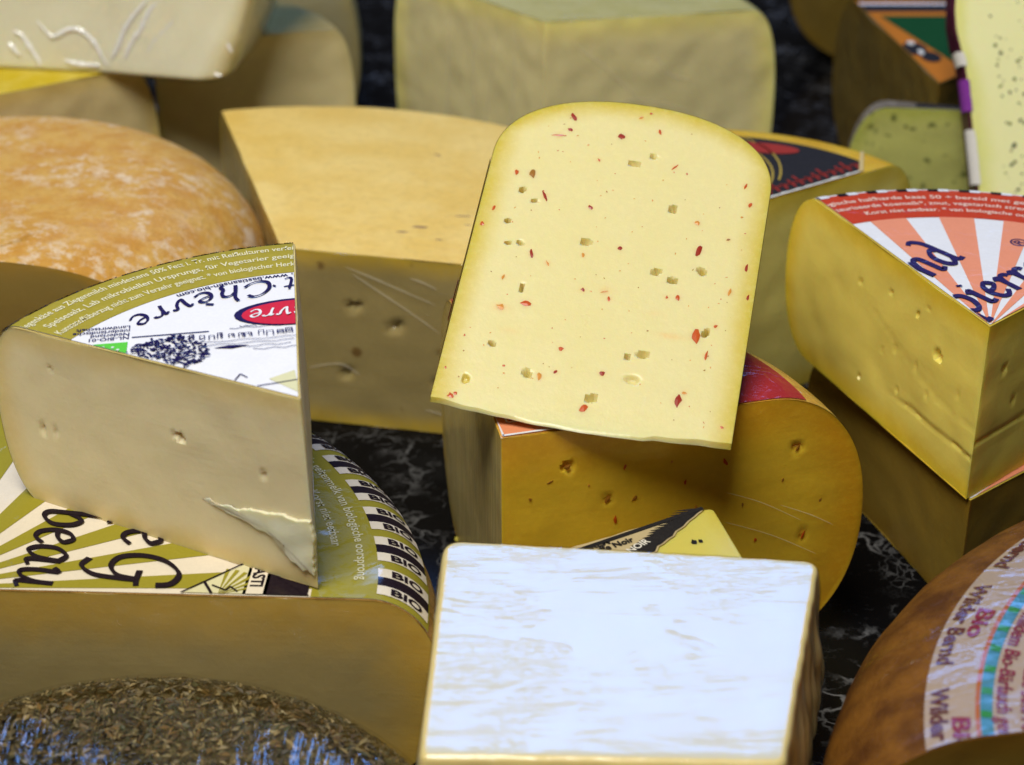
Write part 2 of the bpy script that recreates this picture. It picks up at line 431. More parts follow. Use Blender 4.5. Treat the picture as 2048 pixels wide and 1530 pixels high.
# ------------------------------------------------------------------ prism for blocks and slices
def outline(corners, rad, step=.002):
    """rounded closed polygon, resampled"""
    n = len(corners); P = []
    for i in range(n):
        a, b, c = Vector(corners[i - 1]), Vector(corners[i]), Vector(corners[(i + 1) % n])
        r = rad[i] if isinstance(rad, (list, tuple)) else rad
        u = (a - b).normalized(); v = (c - b).normalized()
        t = min(r, (a - b).length * .45, (c - b).length * .45)
        p, q = b + u * t, b + v * t
        for k in range(7):
            g = k / 6; P.append((1 - g) ** 2 * p + 2 * g * (1 - g) * b + g * g * q)
    out = []
    for i in range(len(P)):
        a, b = P[i], P[(i + 1) % len(P)]; m = max(1, int((b - a).length / step))
        for k in range(m): out.append(a.lerp(b, k / m))
    return out
def prism(name, out, z0, z1, mats, parent, bev=.003, flare=0.0, rows=22, rings=26, side=None, top=None, taper=None):
    n = len(out); cx = sum(p.x for p in out) / n; cy = sum(p.y for p in out) / n; c = Vector((cx, cy))
    nor = []
    for i in range(n):
        d = out[(i + 1) % n] - out[i - 1]; d.normalize(); nor.append(Vector((d.y, -d.x)))
    area = sum(out[i].x * out[(i + 1) % n].y - out[(i + 1) % n].x * out[i].y for i in range(n))
    if area < 0: nor = [-v for v in nor]
    V = []; F = []; M = []; RD = []; seq = []
    nb = 4
    for k in range(nb + 1): t = PI / 2 * k / nb; seq.append((bev * (1 - math.sin(t)), z0 + bev * (1 - math.cos(t)), 1))
    for k in range(1, rows): seq.append((0, z0 + bev + (z1 - z0 - 2 * bev) * k / rows, 1))
    for k in range(nb + 1): t = PI / 2 * k / nb; seq.append((bev * (1 - math.cos(t)), z1 - bev * (1 - math.sin(t)), 1))
    for (ins, z, m) in seq:
        g = (z1 - z) / (z1 - z0)
        for i, p in enumerate(out):
            d = -ins + flare * g
            if side: d += side(i, n, p, g) * min(1, 4 * g * (1 - g) + .15)
            q = p + nor[i] * d
            if taper: q.x -= taper * g * max(0, p.x) / .085
            zt = z + (top(q.x, q.y) if top and g < .5 else 0)
            V.append((q.x, q.y, zt)); RD.append(0 if 0 else min(z - z0, z1 - z))
    R_ = len(seq)
    for r in range(R_ - 1):
        for i in range(n):
            j = (i + 1) % n; F.append((r * n + i, r * n + j, (r + 1) * n + j, (r + 1) * n + i)); M.append(1)
    base = (R_ - 1) * n; ringv = [[base + i for i in range(n)]]
    for k in range(1, rings):
        g = 1 - k / rings; row = []
        for i, p in enumerate(out):
            q = c + (p - nor[i] * bev - c) * g
            row.append(len(V)); V.append((q.x, q.y, z1 + (top(q.x, q.y) if top else 0))); RD.append((p - c).length * (1 - g))
        ringv.append(row)
    for a, b in zip(ringv, ringv[1:]):
        for i in range(n):
            j = (i + 1) % n; F.append((a[i], a[j], b[j], b[i])); M.append(0)
    ctr = len(V); V.append((cx, cy, z1 + (top(cx, cy) if top else 0))); RD.append(.05)
    for i in range(n): F.append((ringv[-1][i], ringv[-1][(i + 1) % n], ctr)); M.append(0)
    F.append(tuple(range(n))[::-1]); M.append(1)
    if area < 0: F = [tuple(f)[::-1] for f in F]
    return mobj(name, V, F, mats, parent, M, True, {'rd': RD})

#====PART2====
# ------------------------------------------------------------------ tabletop
nt = NT("black_marble"); v = nt.coord()
wv = nt.noise(v, 9, 4, .6); 
vv = nt.n('ShaderNodeVectorMath', operation='MULTIPLY_ADD')
nn_ = nt.n('ShaderNodeTexNoise'); nt.l(v, nn_.inputs['Vector']); nn_.inputs['Scale'].default_value = 45; nn_.inputs['Detail'].default_value = 5
nt.l(nn_.outputs['Color'], vv.inputs[0]); vv.inputs[1].default_value = (.035, .035, .035); nt.l(v, vv.inputs[2])
def veins(scale, wdt):
    vo = nt.n('ShaderNodeTexVoronoi', feature='DISTANCE_TO_EDGE'); nt.l(vv.outputs[0], vo.inputs['Vector']); vo.inputs['Scale'].default_value = scale
    return nt.ramp(vo.outputs['Distance'], 0.0, wdt, 1, 0)
m = nt.ramp(nt.noise(v, 30, 5, .65), .45, .68)
a = nt.math('MULTIPLY', veins(64, .07), m)
b = nt.math('MULTIPLY', veins(150, .10), nt.ramp(nt.noise(v, 55, 4, .6), .5, .7, 0, .6))
cl = nt.ramp(nt.noise(v, 70, 6, .75), .55, .8, 0, .22)
f = nt.math('MINIMUM', nt.math('ADD', nt.math('MAXIMUM', a, b), cl), 1.0)
nt.set(Base_Color=nt.mix(f, (.003, .003, .0035), (.13, .13, .13)), Roughness=.2, Specular_IOR_Level=.05)
bm = bmesh.new(); bmesh.ops.create_cube(bm, size=1)
for v_ in bm.verts: v_.co = Vector((v_.co.x * 2.4, v_.co.y * 2.4 + .2, v_.co.z * .03 - .015))
bmesh.ops.bevel(bm, geom=bm.edges[:], offset=.003, segments=2, affect='EDGES')
me = bpy.data.meshes.new("tabletop"); bm.to_mesh(me); bm.free(); me.materials.append(nt.m)
o = link(bpy.data.objects.new("tabletop", me)); o["kind"] = "structure"; o["label"] = "black marble counter top with fine white veins"

# ------------------------------------------------------------------ shared inks
WRAP = dict(stretch=(1, 1, 1), scale=70, dist=.0004, weight=.22, rough=.15)
I_white = ink("paper_white", (.74, .74, .76)); I_olive = ink("ink_olive", (.33, .27, .03), grain=.2); I_navy = ink("ink_navy", (.014, .010, .075))
I_cream = ink("ink_cream", (.70, .66, .42)); I_red = ink("ink_red", (.55, .02, .05)); I_green = ink("ink_green", (.10, .52, .05))
I_pale = ink("ink_pale_olive", (.62, .60, .36))
I_redband = ink("ink_scarlet", (.50, .045, .012), film_kw=WRAP); I_salmon = ink("ink_salmon", (.74, .27, .15), film_kw=WRAP)
I_whitew = ink("paper_white_wrapped", (.72, .72, .72), film_kw=WRAP); I_navyw = ink("ink_navy_wrapped", (.02, .012, .09), film_kw=dict(WRAP, weight=.3)); I_pinkw = ink("ink_pale_pink", (.80, .58, .46))
WRAPQ = dict(stretch=(1, 1, 1), scale=50, dist=.0004, weight=.8, rough=.07, fine=.3, patch=(28, .56))
Q_white = ink("goat_label_paper", (.68, .60, .46), film_kw=WRAPQ); Q_olive = ink("goat_label_olive", (.28, .24, .022), film_kw=WRAPQ); Q_dark = ink("goat_label_ink", (.012, .006, .010), film_kw=WRAPQ); Q_cream = ink("goat_label_cream", (.6, .56, .33), film_kw=WRAPQ)
WRAPV = dict(stretch=(1, 2.4, 1), rot=(0, 0, .45), scale=55, dist=.0008, weight=1.0, rough=.05, fine=.16, patch=(13, .40))
V_paper = ink("mild_label_paper", (.34, .255, .185), film_kw=WRAPV); V_brown = ink("mild_label_brown", (.10, .025, .02), film_kw=WRAPV); V_red = ink("mild_label_red", (.20, .02, .04), film_kw=WRAPV)
V_teal_sheen = ink("mild_label_teal_sheen", (.05, .19, .27), film_kw=WRAPV); V_ring = ink("mild_label_ring", (.35, .10, .03), film_kw=WRAPV); V_green = ink("mild_label_green", (.03, .20, .05), film_kw=WRAPV)  # teal: green print with the blue sky reflection painted into its colour
K_black = ink("black_label", (.020, .018, .018)); K_red = ink("black_label_red", (.30, .03, .02)); K_gold = ink("black_label_gold", (.42, .30, .05)); K_torn = ink("torn_paper", (.72, .68, .58))
H_orange = ink("ink_orange", (.50, .16, .012)); H_green = ink("ink_dark_green", (.006, .06, .012)); 
P_purple = ink("ink_purple", (.10, .012, .05)); P_violet = ink("ink_violet", (.22, .04, .32))
BLOCK = lambda surf: surf

# ------------------------------------------------------------------ goat cheese half wheel with olive label (bottom left)
QW = Wheel(.1515, .065, a=.022, n=2.2, th=(0, PI), Nt=120)
q = thing("half_cheese_wheel", "half cheese wheel with olive rayed label and BIO checks, under the labelled wedge", "cheese", (-.172, -.2425, .0003), -.045)
m_qp = paste("goat_paste", (.37, .285, .115), (.58, .36, .055), .026, film_kw=dict(stretch=(1, 1, 1), scale=40, dist=.0009, weight=.55, rough=.16), mottle=.10)
m_qr = rind("goat_rind", (.32, .16, .035), (.48, .26, .06), 90, film_kw=dict(stretch=(1, 1, 1), scale=60, dist=.0016, weight=.8, rough=.10), bump=.0009)
QW.body("body", [m_qp, m_qr], q, wave=.0003)
hp = QW.halfplanes(.0004)
lab = decal("label", ring(.0, .1515, 0, PI), Q_white, q, QW.surf, .00025, hp)
ray = []
k = 0; ph = .02
RAYS = [.04, .135, .25, .37, .50, .64, .79, .95, 1.12, 1.30, 1.48, 1.66, 1.84, 2.02, 2.2, 2.4, 2.6, 2.8, 3.0, 3.14]
for a_, b_ in zip(RAYS[0::2], RAYS[1::2]):
    decal("ray_stripe", ring(.006, .1135, a_, b_), Q_olive, lab, QW.surf, .0004, hp)
decal("olive_band", ring(.1135, .1515, 0, PI), Q_olive, lab, QW.surf, .0004, hp)
# printed checks: BIO - dark - BIO round the edge
ph = .022
while ph < 1.5:
    wd = .0046 / .14
    for kk, mat in ((0, Q_white), (1, Q_dark), (2, Q_white)):
        decal("check", ring(.1325, .1505, ph, ph + wd), mat, lab, QW.surf, .0006, hp, .003)
        if mat is Q_white:
            tr, tw = text("BIO", .0056, .035)
            sx = .0112 / tw
            tr = [tuple((p[0] * sx, p[1] * .78) for p in t) for t in tr]
            # reads outwards along the radius, tops towards larger angle
            tr2 = [tuple(polar(.1362 + p[0], ph + .0045 + p[1] / .14) for p in t) for t in tr]
            decal("lettering", tr2, Q_dark, lab, QW.surf, .0008, hp, .003)
        ph += wd
    ph += wd * .95
for rho, s_, p0 in ((.1265, "Geitenkaas 50+ bereid met gepasteuriseerde geitenmelk van biologische oorsprong", 1.25), (.1195, "rauwe geitenmelk, zout, stremsel, zuursel - Korst niet eetbaar", 1.15)):
    tr, tw = text(s_, .0044, .01)
    decal("lettering", arc(tr, rho, p0, True), Q_cream, lab, QW.surf, .0006, hp)
for wordq, base, y0, xh in (("beaun", .0255, .0435, .0122), ("e Gei", .0522, .0335, .0122)):
    tr, tw = pen(wordq, xh, gap=.02, wmax=.2, wmin=.09)
    if wordq[0] == 'e': tr, tw = pen("e", xh, wmax=.2, wmin=.09); g2, _ = pen("G", xh * 1.0, wmax=.21, wmin=.09); tr = tr + [tuple((p[0] + .0125, p[1]) for p in t) for t in g2]
    decal("lettering", place(tr, (base, y0), (0, -1), (1, 0)), Q_dark, lab, QW.surf, .0007, hp, ramp=.00035)
tr, _ = pen("z", .012, wmax=.2, wmin=.09)
decal("lettering", place(tr, (.0285, .0535), (0, -1), (1, 0)), Q_dark, lab, QW.surf, .0007, hp, ramp=.00035)
# small farm crest at the cut
decal("crest_panel", [((.076, .0008), (.0935, .0175), (.112, .0008))] + rect(.0935, .0008, .112, .0175), Q_cream, lab, QW.surf, .0006, hp)
for i in range(6):
    a_ = .35 + i * .22
    decal("crest_ray", [((.0865, .0), (.0865 + .013 * math.cos(a_), .013 * math.sin(a_)), (.0865 + .013 * math.cos(a_ + .1), .013 * math.sin(a_ + .1)))], Q_olive, lab, QW.surf, .00075, hp)
decal("crest_line", line([(.0755, .0003), (.0935, .0178), (.113, .0003)], .0006) + line([(.0815, .006), (.0845, .0005)], .0009) + line([(.084, .0045), (.0885, .002), (.0895, .004), (.092, .0015)], .0006), Q_dark, lab, QW.surf, .0009, hp)
decal("crest_block", rect(.1005, .0006, .1125, .012), Q_dark, lab, QW.surf, .00075, hp)
decal("crest_block", rect(.0945, .0006, .0995, .016), Q_white, lab, QW.surf, .0008, hp)
tr, tw = text("BASTI", .0052, .03)
decal("lettering", place(tr, (.0953, .0165), (0, -.95), (1, 0)), Q_dark, lab, QW.surf, .00095, hp)

# ------------------------------------------------------------------ labelled wedge on it
PW = Wheel(.1144, .0632, a=.014, n=2.3, th=(0, .966), Nu=130, N=80)
p = thing("cheese_wedge", "pale wedge with white and olive label printed upside down, standing on the half wheel", "cheese", None, matrix=Matrix.Translation((-.0565, -.2440, .0667)) @ Matrix.Rotation(-.03, 4, 'Y') @ Matrix.Rotation(1.6854, 4, 'Z'))
m_pp = paste("chevre_paste", (.82, .695, .42), (.78, .58, .24), .011, mottle=.06, sss=.5)
m_pr = rind("chevre_rind", (.56, .42, .13), (.62, .50, .2), 60, bump=.0003)
def chunk(face, r, z):
    if face == 1:
        # broken, smeared flake at the tip's foot
        top_ = .0225 - .12 * r + .0022 * nz(r, 0, 0, 170)
        low_ = .0115 - .30 * max(0, .030 - r) + .0026 * nz(r, 5, 0, 190)
        end = .043 - r + .003 * nz(z, 7, 0, 200)
        a1, b1, c1 = (top_ - z) / .0007, (z - low_) / .0007, end / .010
        if a1 > 0 and b1 > 0 and c1 > 0: return .0012 * min(1, a1) * min(1, b1) * min(1, c1) * (1 + .2 * nz(r, z, 1, 70))
        if a1 > 0 and z > .001 and c1 > 0: return -.0005 * min(1, c1) * min(1, -b1 * .3)
    return 0
PW.body("body", [m_pp, m_pr], p, {1: [(.098, .0292, .0018, .0011, 1.2, .0012), (.0448, .040, .0024, .0012, .5, .0016), (.0154, .0351, .0016, .0009, .5, .0012), (.0908, .052, .0012, .0006, .3, .0006), (.093, .0295, .0008, .0016, .3, .0008)]}, wave=.0005)
# smeared, broken flake at the foot of the tip
m_fk = paste("chevre_flake", (.86, .77, .54), (.84, .73, .46), .004, mottle=.05, sss=.5)
fc = [(40.5, 20.5), (36, 21.2), (33, 19.9), (29, 21), (26, 20.4), (21, 21.8), (15, 22.2), (10, 23.2), (5, 22.6), (.2, 23.6), (-.7, 18), (.1, 11), (.2, 4.6), (2.2, 6.4), (4, 5.2), (6, 7), (8.6, 7.6), (10.6, 10.2), (10, 13), (13, 13.4), (16, 15.2), (20, 15.4), (23.5, 17.2), (29, 17.6), (33, 19)]
fk = prism("broken_flake", [Vector((x * .001 + .0004 * nz(x, y_, 0, .7), y_ * .001 + .0004 * nz(x, y_, 4, .7))) for x, y_ in [p_.to_tuple() for p_ in outline([(a_[0], a_[1]) for a_ in fc], .6, .45)]],
           -.0006, .0011, [m_fk, m_fk], p, bev=.0003, rows=3, rings=14, top=lambda x, y_: .0004 * nz(x, y_, 0, 140) - .0009 * max(0, (x - .012) / .03))
fk.matrix_local = Matrix(((math.cos(.966), 0, -math.sin(.966), 0), (math.sin(.966), 0, math.cos(.966), 0), (0, 1, 0, 0), (0, 0, 0, 1)))
hp = PW.halfplanes(.0005)
lab = decal("label", ring(0, .1095, 0, 1, jag1=.0004), I_white, p, PW.surf, .0003, hp)
decal("olive_band", ring(.081, .1055, 0, 1), I_olive, lab, PW.surf, .00045, hp)
decal("pale_ray", [((.003, .0), (.0165, .0012), (.0125, .0085))], I_pale, lab, PW.surf, .00045, hp)
ph = .01
while ph < .98:
    for kk in range(3):
        decal("check", ring(.1047, .1092, ph, ph + .026, .01), I_navy if kk == 1 else I_white, lab, PW.surf, .0006, hp, .003)
        if kk != 1:
            tr, tw = text("BIO", .0030, .03)
            decal("lettering", arc(tr, .1058, ph + .022 + .0015, True), I_navy, lab, PW.surf, .0008, hp, .003)
        ph += .027
    ph += .032
for rho, s_, p0 in ((.0975, "Ziegenkäse aus Ziegenmilch mindestens 50% Fett i. Tr. mit Reifkulturen verfeinert", .985), (.0915, "Speisesalz, Lab mikrobiellen Ursprungs, für Vegetarier geeignet", .93), (.0855, "Kunststoffüberzug nicht zum Verzehr geeignet. * von biologischer Herkunft", .95)):
    tr, tw = text(s_, .0043, .012); sx = (rho * (p0 + .05)) / tw
    tr = [tuple((a_[0] * sx, a_[1]) for a_ in t) for t in tr]
    decal("lettering", arc(tr, rho, p0, True), I_cream, lab, PW.surf, .0006, hp)
tr, tw = text("Nederland, www.bastiaansen-bio.com", .0034, .012)
decal("lettering", arc(tr, .0798, .477 - tw / .0798, False), I_navy, lab, PW.surf, .0006, hp)
for word, rho, p0, p1, xh in (("ChEvre", .0762, .098, .745, .0066), ("zt", .0768, -.064, .05, .0060), ("o", .0752, .060, .08, .0062)):
    tr, tw = pen(word, xh); sx = rho * (p1 - p0) / tw if word == "ChEvre" else 1
    tr = [tuple((a_[0] * sx, a_[1]) for a_ in t) for t in tr]
    decal("lettering", arc(tr, rho, p0, False), I_navy, lab, PW.surf, .0006, hp, ramp=.00035)
ov = decal("oval_badge", ellipse(.0535, 0, .0088, .0188), I_navy, lab, PW.surf, .0006, hp)
decal("oval_badge", ellipse(.0528, 0, .0079, .0165), I_red, lab, PW.surf, .00075, hp)
tr, tw = pen("chEvre".replace('c', 'C'), .0052)
decal("lettering", place(tr, (.0558, .0145 - tw), (0, 1), (-1, 0)), I_white, lab, PW.surf, .0009, hp, ramp=.00035)
decal("green_flag", rect(.028, .0495, .0419, .0685), I_green, lab, PW.surf, .0005, hp)
st = []
for i in range(9):
    a_ = i * .7; st += ellipse(.0365 + .003 * math.cos(a_), .0565 + .0045 * math.sin(a_), .0005, .0005, 6)
decal("star_print", st, I_white, lab, PW.surf, .0007, hp)
for i, s_ in enumerate(("NL-BIO-01", "Nederland", "niederländische", "Landwirtschaft")):
    tr, tw = text(s_, .0027, .01)
    decal("lettering", place(tr, (.0455 + i * .0023, .0492), (0, 1), (-1, 0)), I_navy, lab, PW.surf, .0006, hp)
rnd = random.Random(5); leaves = []
for i in range(330):
    a_ = rnd.uniform(0, 2 * PI); r_ = math.sqrt(rnd.random())
    leaves += ellipse(.0325 + .0105 * r_ * math.cos(a_), .0375 + .0122 * r_ * math.sin(a_), rnd.uniform(.0006, .0012), rnd.uniform(.0003, .0005), 5, rnd.uniform(0, 3))
decal("tree_drawing", leaves + line([(.0445, .026), (.0445, .0485)], .0005), I_navy, lab, PW.surf, .0006, hp, .01, ramp=.0006)
vil = []
for i in range(11):
    y0 = .0015 + i * .0029 + rnd.uniform(-.0005, .0005); h_ = rnd.uniform(.0018, .0034); wd = rnd.uniform(.0012, .0024); x0 = .0385 + rnd.uniform(0, .001)
    vil += line([(x0, y0), (x0 + h_, y0), (x0 + h_, y0 + wd), (x0, y0 + wd)], .00028)
    for j in range(rnd.choice((0, 2, 4))): vil += line([(x0 + .0003, y0 + wd * j / 4), (x0 + h_, y0 + wd * (j + 1) / 4)], .00022)
for x0, a_, b_ in ((.0372, .0, .030), (.0352, .001, .026), (.033, .002, .020), (.0308, -.001, .013), (.0452, .004, .02), (.0462, .012, .017)):
    pts = [(x0 + .0004 * math.sin(i * 1.7 + a_ * 900), a_ + (b_ - a_) * i / 9) for i in range(10)]; vil += line(pts, .00025)
vil += line([(.0105, .0005), (.0095, .006), (.0085, .013), (.0088, .02)], .0004) + line([(.013, .018), (.0165, .0165), (.014, .0145)], .0004)
vil += quads([(.0335, .0245), (.0345, .020), (.0338, .014), (.0325, .019)])
decal("village_drawing", vil, I_navy, lab, PW.surf, .0006, hp, .01, ramp=.0004)

# ------------------------------------------------------------------ chilli cheese: wedge with the two cut faces at the front (under) and the slab lying on it
CHILLI = [NT(n_) for n_ in ("chilli_dark", "chilli_red", "chilli_orange", "chilli_brown")]
for n_, c_ in zip(CHILLI, ((.40, .03, .008), (.70, .11, .010), (.85, .34, .05), (.42, .18, .02))):
    n_.set(Base_Color=n_.mix(n_.ramp(n_.noise(n_.coord(), 900, 3), .35, .7), c_, tuple(x * .45 for x in c_)), Roughness=.32, Subsurface_Weight=.15, Subsurface_Scale=.002)
FM = []
for s_ in range(5):
    rr = random.Random(s_ + 40); n = 9; V = []; F = []
    for i in range(n):
        a_ = 2 * PI * i / n; q_ = rr.uniform(.62, 1.05); V.append((q_ * math.cos(a_) * .5, rr.uniform(-.05, .05), q_ * math.sin(a_) * .5 + .09 * math.sin(a_ * 2 + s_)))
    V += [(.06, .09, 0), (0, -.5, 0)]
    for i in range(n): F += [(i, n, (i + 1) % n), ((i + 1) % n, n + 1, i)]
    for mk in range(4):
        me = bpy.data.meshes.new("chilli_fleck"); me.from_pydata(V, [], F); me.materials.append(CHILLI[mk].m); me.update(); FM.append(me)
def flecks(parent, th, lst, name="chilli_fleck", pool=None, seed=3, depth=.0003, sgn=1):
    rr = random.Random(seed); ux = Vector((math.cos(th), math.sin(th), 0)); un = Vector((-math.sin(th), math.cos(th), 0)) * sgn; uz = Vector((0, 0, 1))
    for (r, z, l, wd, an, kind) in lst:
        me = (pool or FM)[rr.randrange(5) * 4 + kind] if pool is None else pool[rr.randrange(len(pool))]
        o = bpy.data.objects.new(name, me); a_ = math.radians(an)
        ex = (uz * math.cos(a_) + ux * math.sin(a_)); ez = (-uz * math.sin(a_) + ux * math.cos(a_))
        M = Matrix((ex, un, ez)).transposed()
        M = M @ Matrix.Diagonal((l * .001, min(.0012, wd * .0008) + .0002, wd * .001))
        o.matrix_local = Matrix.Translation(ux * (r * .001) + uz * (z * .001) + un * depth) @ M.to_4x4()
        link(o, parent)
BW = Wheel(.1225, .095, a=.036, n=2.2, th=(0, 1.49), Nu=110, N=70)
b = thing("cheese_wedge", "film wrapped amber chilli cheese wedge lying flat beneath the bright chilli slab", "cheese", (-.0032, -.207, .0003), .2703)
m_bp = paste("chilli_wrapped_paste", (.80, .52, .032), (.74, .36, .012), .022, film_kw=dict(stretch=(1, 1, 2.2), rot=(0, .5, 0), scale=40, dist=.0008, weight=.6, rough=.14), mottle=.2)
m_br = rind("chilli_rind", (.62, .30, .03), (.70, .42, .09), 45, film_kw=dict(scale=60, dist=.001, weight=.8, rough=.1), bump=.0005)
m_bl = paste("chilli_paste_film_side", (.60, .48, .18), (.56, .40, .08), .012, film_kw=dict(stretch=(1, 1, .05), scale=220, dist=.0007, weight=.7, rough=.15), stria=3.0)
bo = BW.body("body", [m_bp, m_br, m_bl], b, {0: [(.021, .0817, .0022, .0018, .3, .0018), (.0976, .0763, .0025, .0014, .2, .0012), (.0343, .0677, .0022, .0014, .6, .001), (.102, .0425, .002, .0012, .2, .001)]}, seed=3.1)
for po in bo.data.polygons:
    if po.material_index == 0 and po.normal.dot(Vector((-math.sin(1.49), math.cos(1.49), 0))) > .7: po.material_index = 2
flecks(b, 0, [(21, 81.7, 3.2, 2, 60, 3), (97.6, 76.3, 3, 1.5, 20, 3), (73.1, 75.1, 4, 1.3, -25, 1), (59.9, 69.8, 2.6, 1, 10, 1), (39.7, 78.7, 2.4, 1, 20, 1), (34.3, 67.7, 3.2, 2, 30, 3), (43.1, 66.5, 3, 1.4, 50, 3), (37, 59.7, 4, 1.3, 0, 1), (102, 42.5, 4, 1.2, 15, 1), (85.3, 43.6, 2, 1.2, 0, 1), (15.5, 77.2, 2.6, 1, 60, 3), (9.1, 71.9, 1.5, 1.2, 0, 3), (107.1, 55.2, 2, 1, 30, 3), (93.3, 65.2, 1.6, 1, 0, 3), (104.7, 20.1, 2, 1, 20, 1), (55, 78, 1.4, .8, 40, 2), (64, 60, 1.5, .9, 20, 2), (80, 58, 1.8, .8, 0, 3), (28, 74, 1.2, .8, 0, 2), (68, 83, 1.4, .8, 10, 1)], seed=9, sgn=-1)
hp = BW.halfplanes(.0004)
B_red = ink("chilli_label_red", (.33, .02, .02), film_kw=dict(WRAP, weight=.35, dist=.0007)); B_pink = ink("chilli_label_pink", (.72, .26, .12), film_kw=WRAP)
lab = decal("label", ring(0, .0995, 0, 1.5), B_pink, b, BW.surf, .0003, hp)
decal("red_band", ring(.072, .0995, 0, 1.5), B_red, lab, BW.surf, .00045, hp)
decal("label_border", line([(.0006, .0007), (.0012, .030)], .0012) + line([(.0006, .0007), (.03, .0007)], .0012) + line([(.004, .008), (.004, .017), (.008, .017), (.008, .008), (.004, .008)], .0006), I_whitew, lab, BW.surf, .0005, hp)
decal("label_mark", rect(.005, .009, .007, .016), B_red, lab, BW.surf, .0005, hp)

AW = Wheel(.1312, .0924, a=.030, n=2.25, th=(-.45, 0), Nu=210, N=150, Nt=24)
AR = Vector((.19166, .86022, .47253)); AN = Vector((-.00245, -.48103, .8767)); AX = Vector((.98146, -.16919, -.09009))
Ma = Matrix((AR, AN, AX)).transposed().to_4x4(); Ma.translation = Vector((-.025, -.1951, .1026)) - AR * .0038
a = thing("cheese_wedge", "bright pale yellow chilli cheese slab lying cut face up on the amber wedge", "cheese", None, matrix=Ma)
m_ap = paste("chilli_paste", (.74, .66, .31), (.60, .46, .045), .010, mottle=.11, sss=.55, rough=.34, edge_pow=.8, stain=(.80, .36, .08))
m_ar = rind("chilli_rind_bright", (.66, .44, .04), (.74, .56, .14), 60, bump=.0004)
FL = [(117.9, 23.8, 3.0, 1.0, -55, 0), (112.3, 23.5, 1.4, 1.0, -45, 0), (109.2, 20.3, 4.3, 0.5, 5, 1), (112.5, 40.9, 2.1, 1.6, -45, 0), (116.9, 53.1, 2.3, 0.6, -70, 1), (121.9, 46.0, 1.4, 0.6, 30, 2), (124.3, 49.0, 1.0, 0.6, 20, 1), (106.9, 30.5, 0.6, 0.5, 0, 2), (101.4, 35.0, 1.4, 0.4, -50, 1), (103.1, 60.2, 2.7, 0.5, 50, 1), (101.0, 64.4, 0.6, 0.6, 0, 1), (91.1, 9.3, 2.1, 0.8, -80, 1), (91.6, 14.5, 3.3, 1.3, -75, 3), (83.1, 20.2, 3.8, 0.7, -65, 0), (81.4, 35.7, 1.6, 0.8, -40, 0), (75.3, 4.7, 1.8, 0.6, 80, 1), (68.3, 2.3, 1.3, 1.1, 0, 1), (99.6, 84.1, 2.1, 0.6, 70, 1), (92.2, 86.5, 1.7, 1.0, 60, 1), (86.7, 84.5, 0.9, 0.5, 30, 2), (81.7, 70.7, 1.8, 1.0, -40, 2), (59.4, 20.3, 3.0, 0.7, -72, 0), (67.0, 47.7, 1.3, 1.0, 50, 0), (70.8, 72.6, 3.8, 1.2, 80, 0), (76.9, 81.4, 1.1, 0.6, 15, 3), (66.9, 88.5, 3.1, 0.6, 88, 0), (56.8, 25.9, 2.1, 0.4, -55, 2), (48.7, 38.7, 1.1, 0.9, 10, 0), (46.7, 47.5, 1.6, 0.6, -75, 1), (40.1, 22.2, 2.8, 1.6, -15, 1), (37.4, 14.4, 2.3, 1.3, -10, 2), (51.3, 68.7, 2.1, 0.9, -70, 1), (50.9, 65.3, 1.1, 0.5, -80, 1), (56.5, 84.5, 3.3, 0.6, 82, 2), (55.6, 90.4, 2.3, 0.5, 85, 0), (38.2, 76.4, 4.5, 2.0, 85, 1), (42.8, 81.9, 1.4, 0.6, 50, 1), (31.5, 80.5, 3.6, 0.5, 85, 1), (25.4, 36.0, 1.6, 1.0, 40, 1), (16.8, 35.8, 1.3, 0.9, 40, 0), (14.1, 31.3, 2.8, 0.9, -80, 2), (15.9, 19.8, 0.8, 0.6, 0, 1), (13.2, 20.3, 0.6, 0.5, 40, 2), (11.9, 2.2, 0.7, 0.6, 0, 1), (2.2, 5.8, 1.6, 1.3, 30, 1), (3.3, 7.2, 1.0, 0.9, 0, 1), (18.9, 50.0, 1.7, 1.1, 60, 0), (5.5, 46.5, 2.6, 1.4, 60, 1), (13.4, 74.3, 5.1, 1.4, 88, 0), (16.6, 75.9, 1.6, 0.6, 0, 2), (6.6, 88.7, 1.1, 0.9, 60, 1), (62.0, 36.6, 1.8, 0.6, -80, 2), (48.8, 13.1, 1.7, 0.6, 70, 2), (24.7, 5.6, 0.6, 0.6, 0, 1), (49.2, 45.6, 2.1, 0.4, 20, 2)]
HL = [(102.0, 46.7, 1.49, 1.07, -10), (106.1, 52.5, 1.07, 0.85, 0), (85.9, 62.2, 1.49, 0.92, 75), (67.4, 36.5, 1.42, 1.35, 0), (60.0, 60.6, 1.28, 0.85, 55), (57.6, 66.2, 1.56, 1.07, 20), (62.8, 74.7, 1.49, 1.07, -50), (45.8, 19.7, 1.71, 0.6, 90), (23.2, 14.5, 1.0, 0.71, -30), (28.0, 61.1, 1.63, 1.28, 40), (18.3, 59.7, 2.2, 1.56, 0), (14.7, 27.3, 1.63, 1.0, -70), (8.9, 9.2, 1.42, 1.21, 80), (84.3, 12.3, 0.95, 0.88, 0), (71.0, 10.2, 0.8, 0.7, 0), (80.6, 17.2, 0.92, 0.6, 10), (26.5, 56.9, 1.07, 0.67, 70), (39.7, 79.2, 1.63, 0.85, 70), (9.2, 48.2, 1.63, 1.0, 50), (62.3, 11.9, 0.8, 0.6, 0), (63.0, 15.8, 0.92, 0.6, -40)]
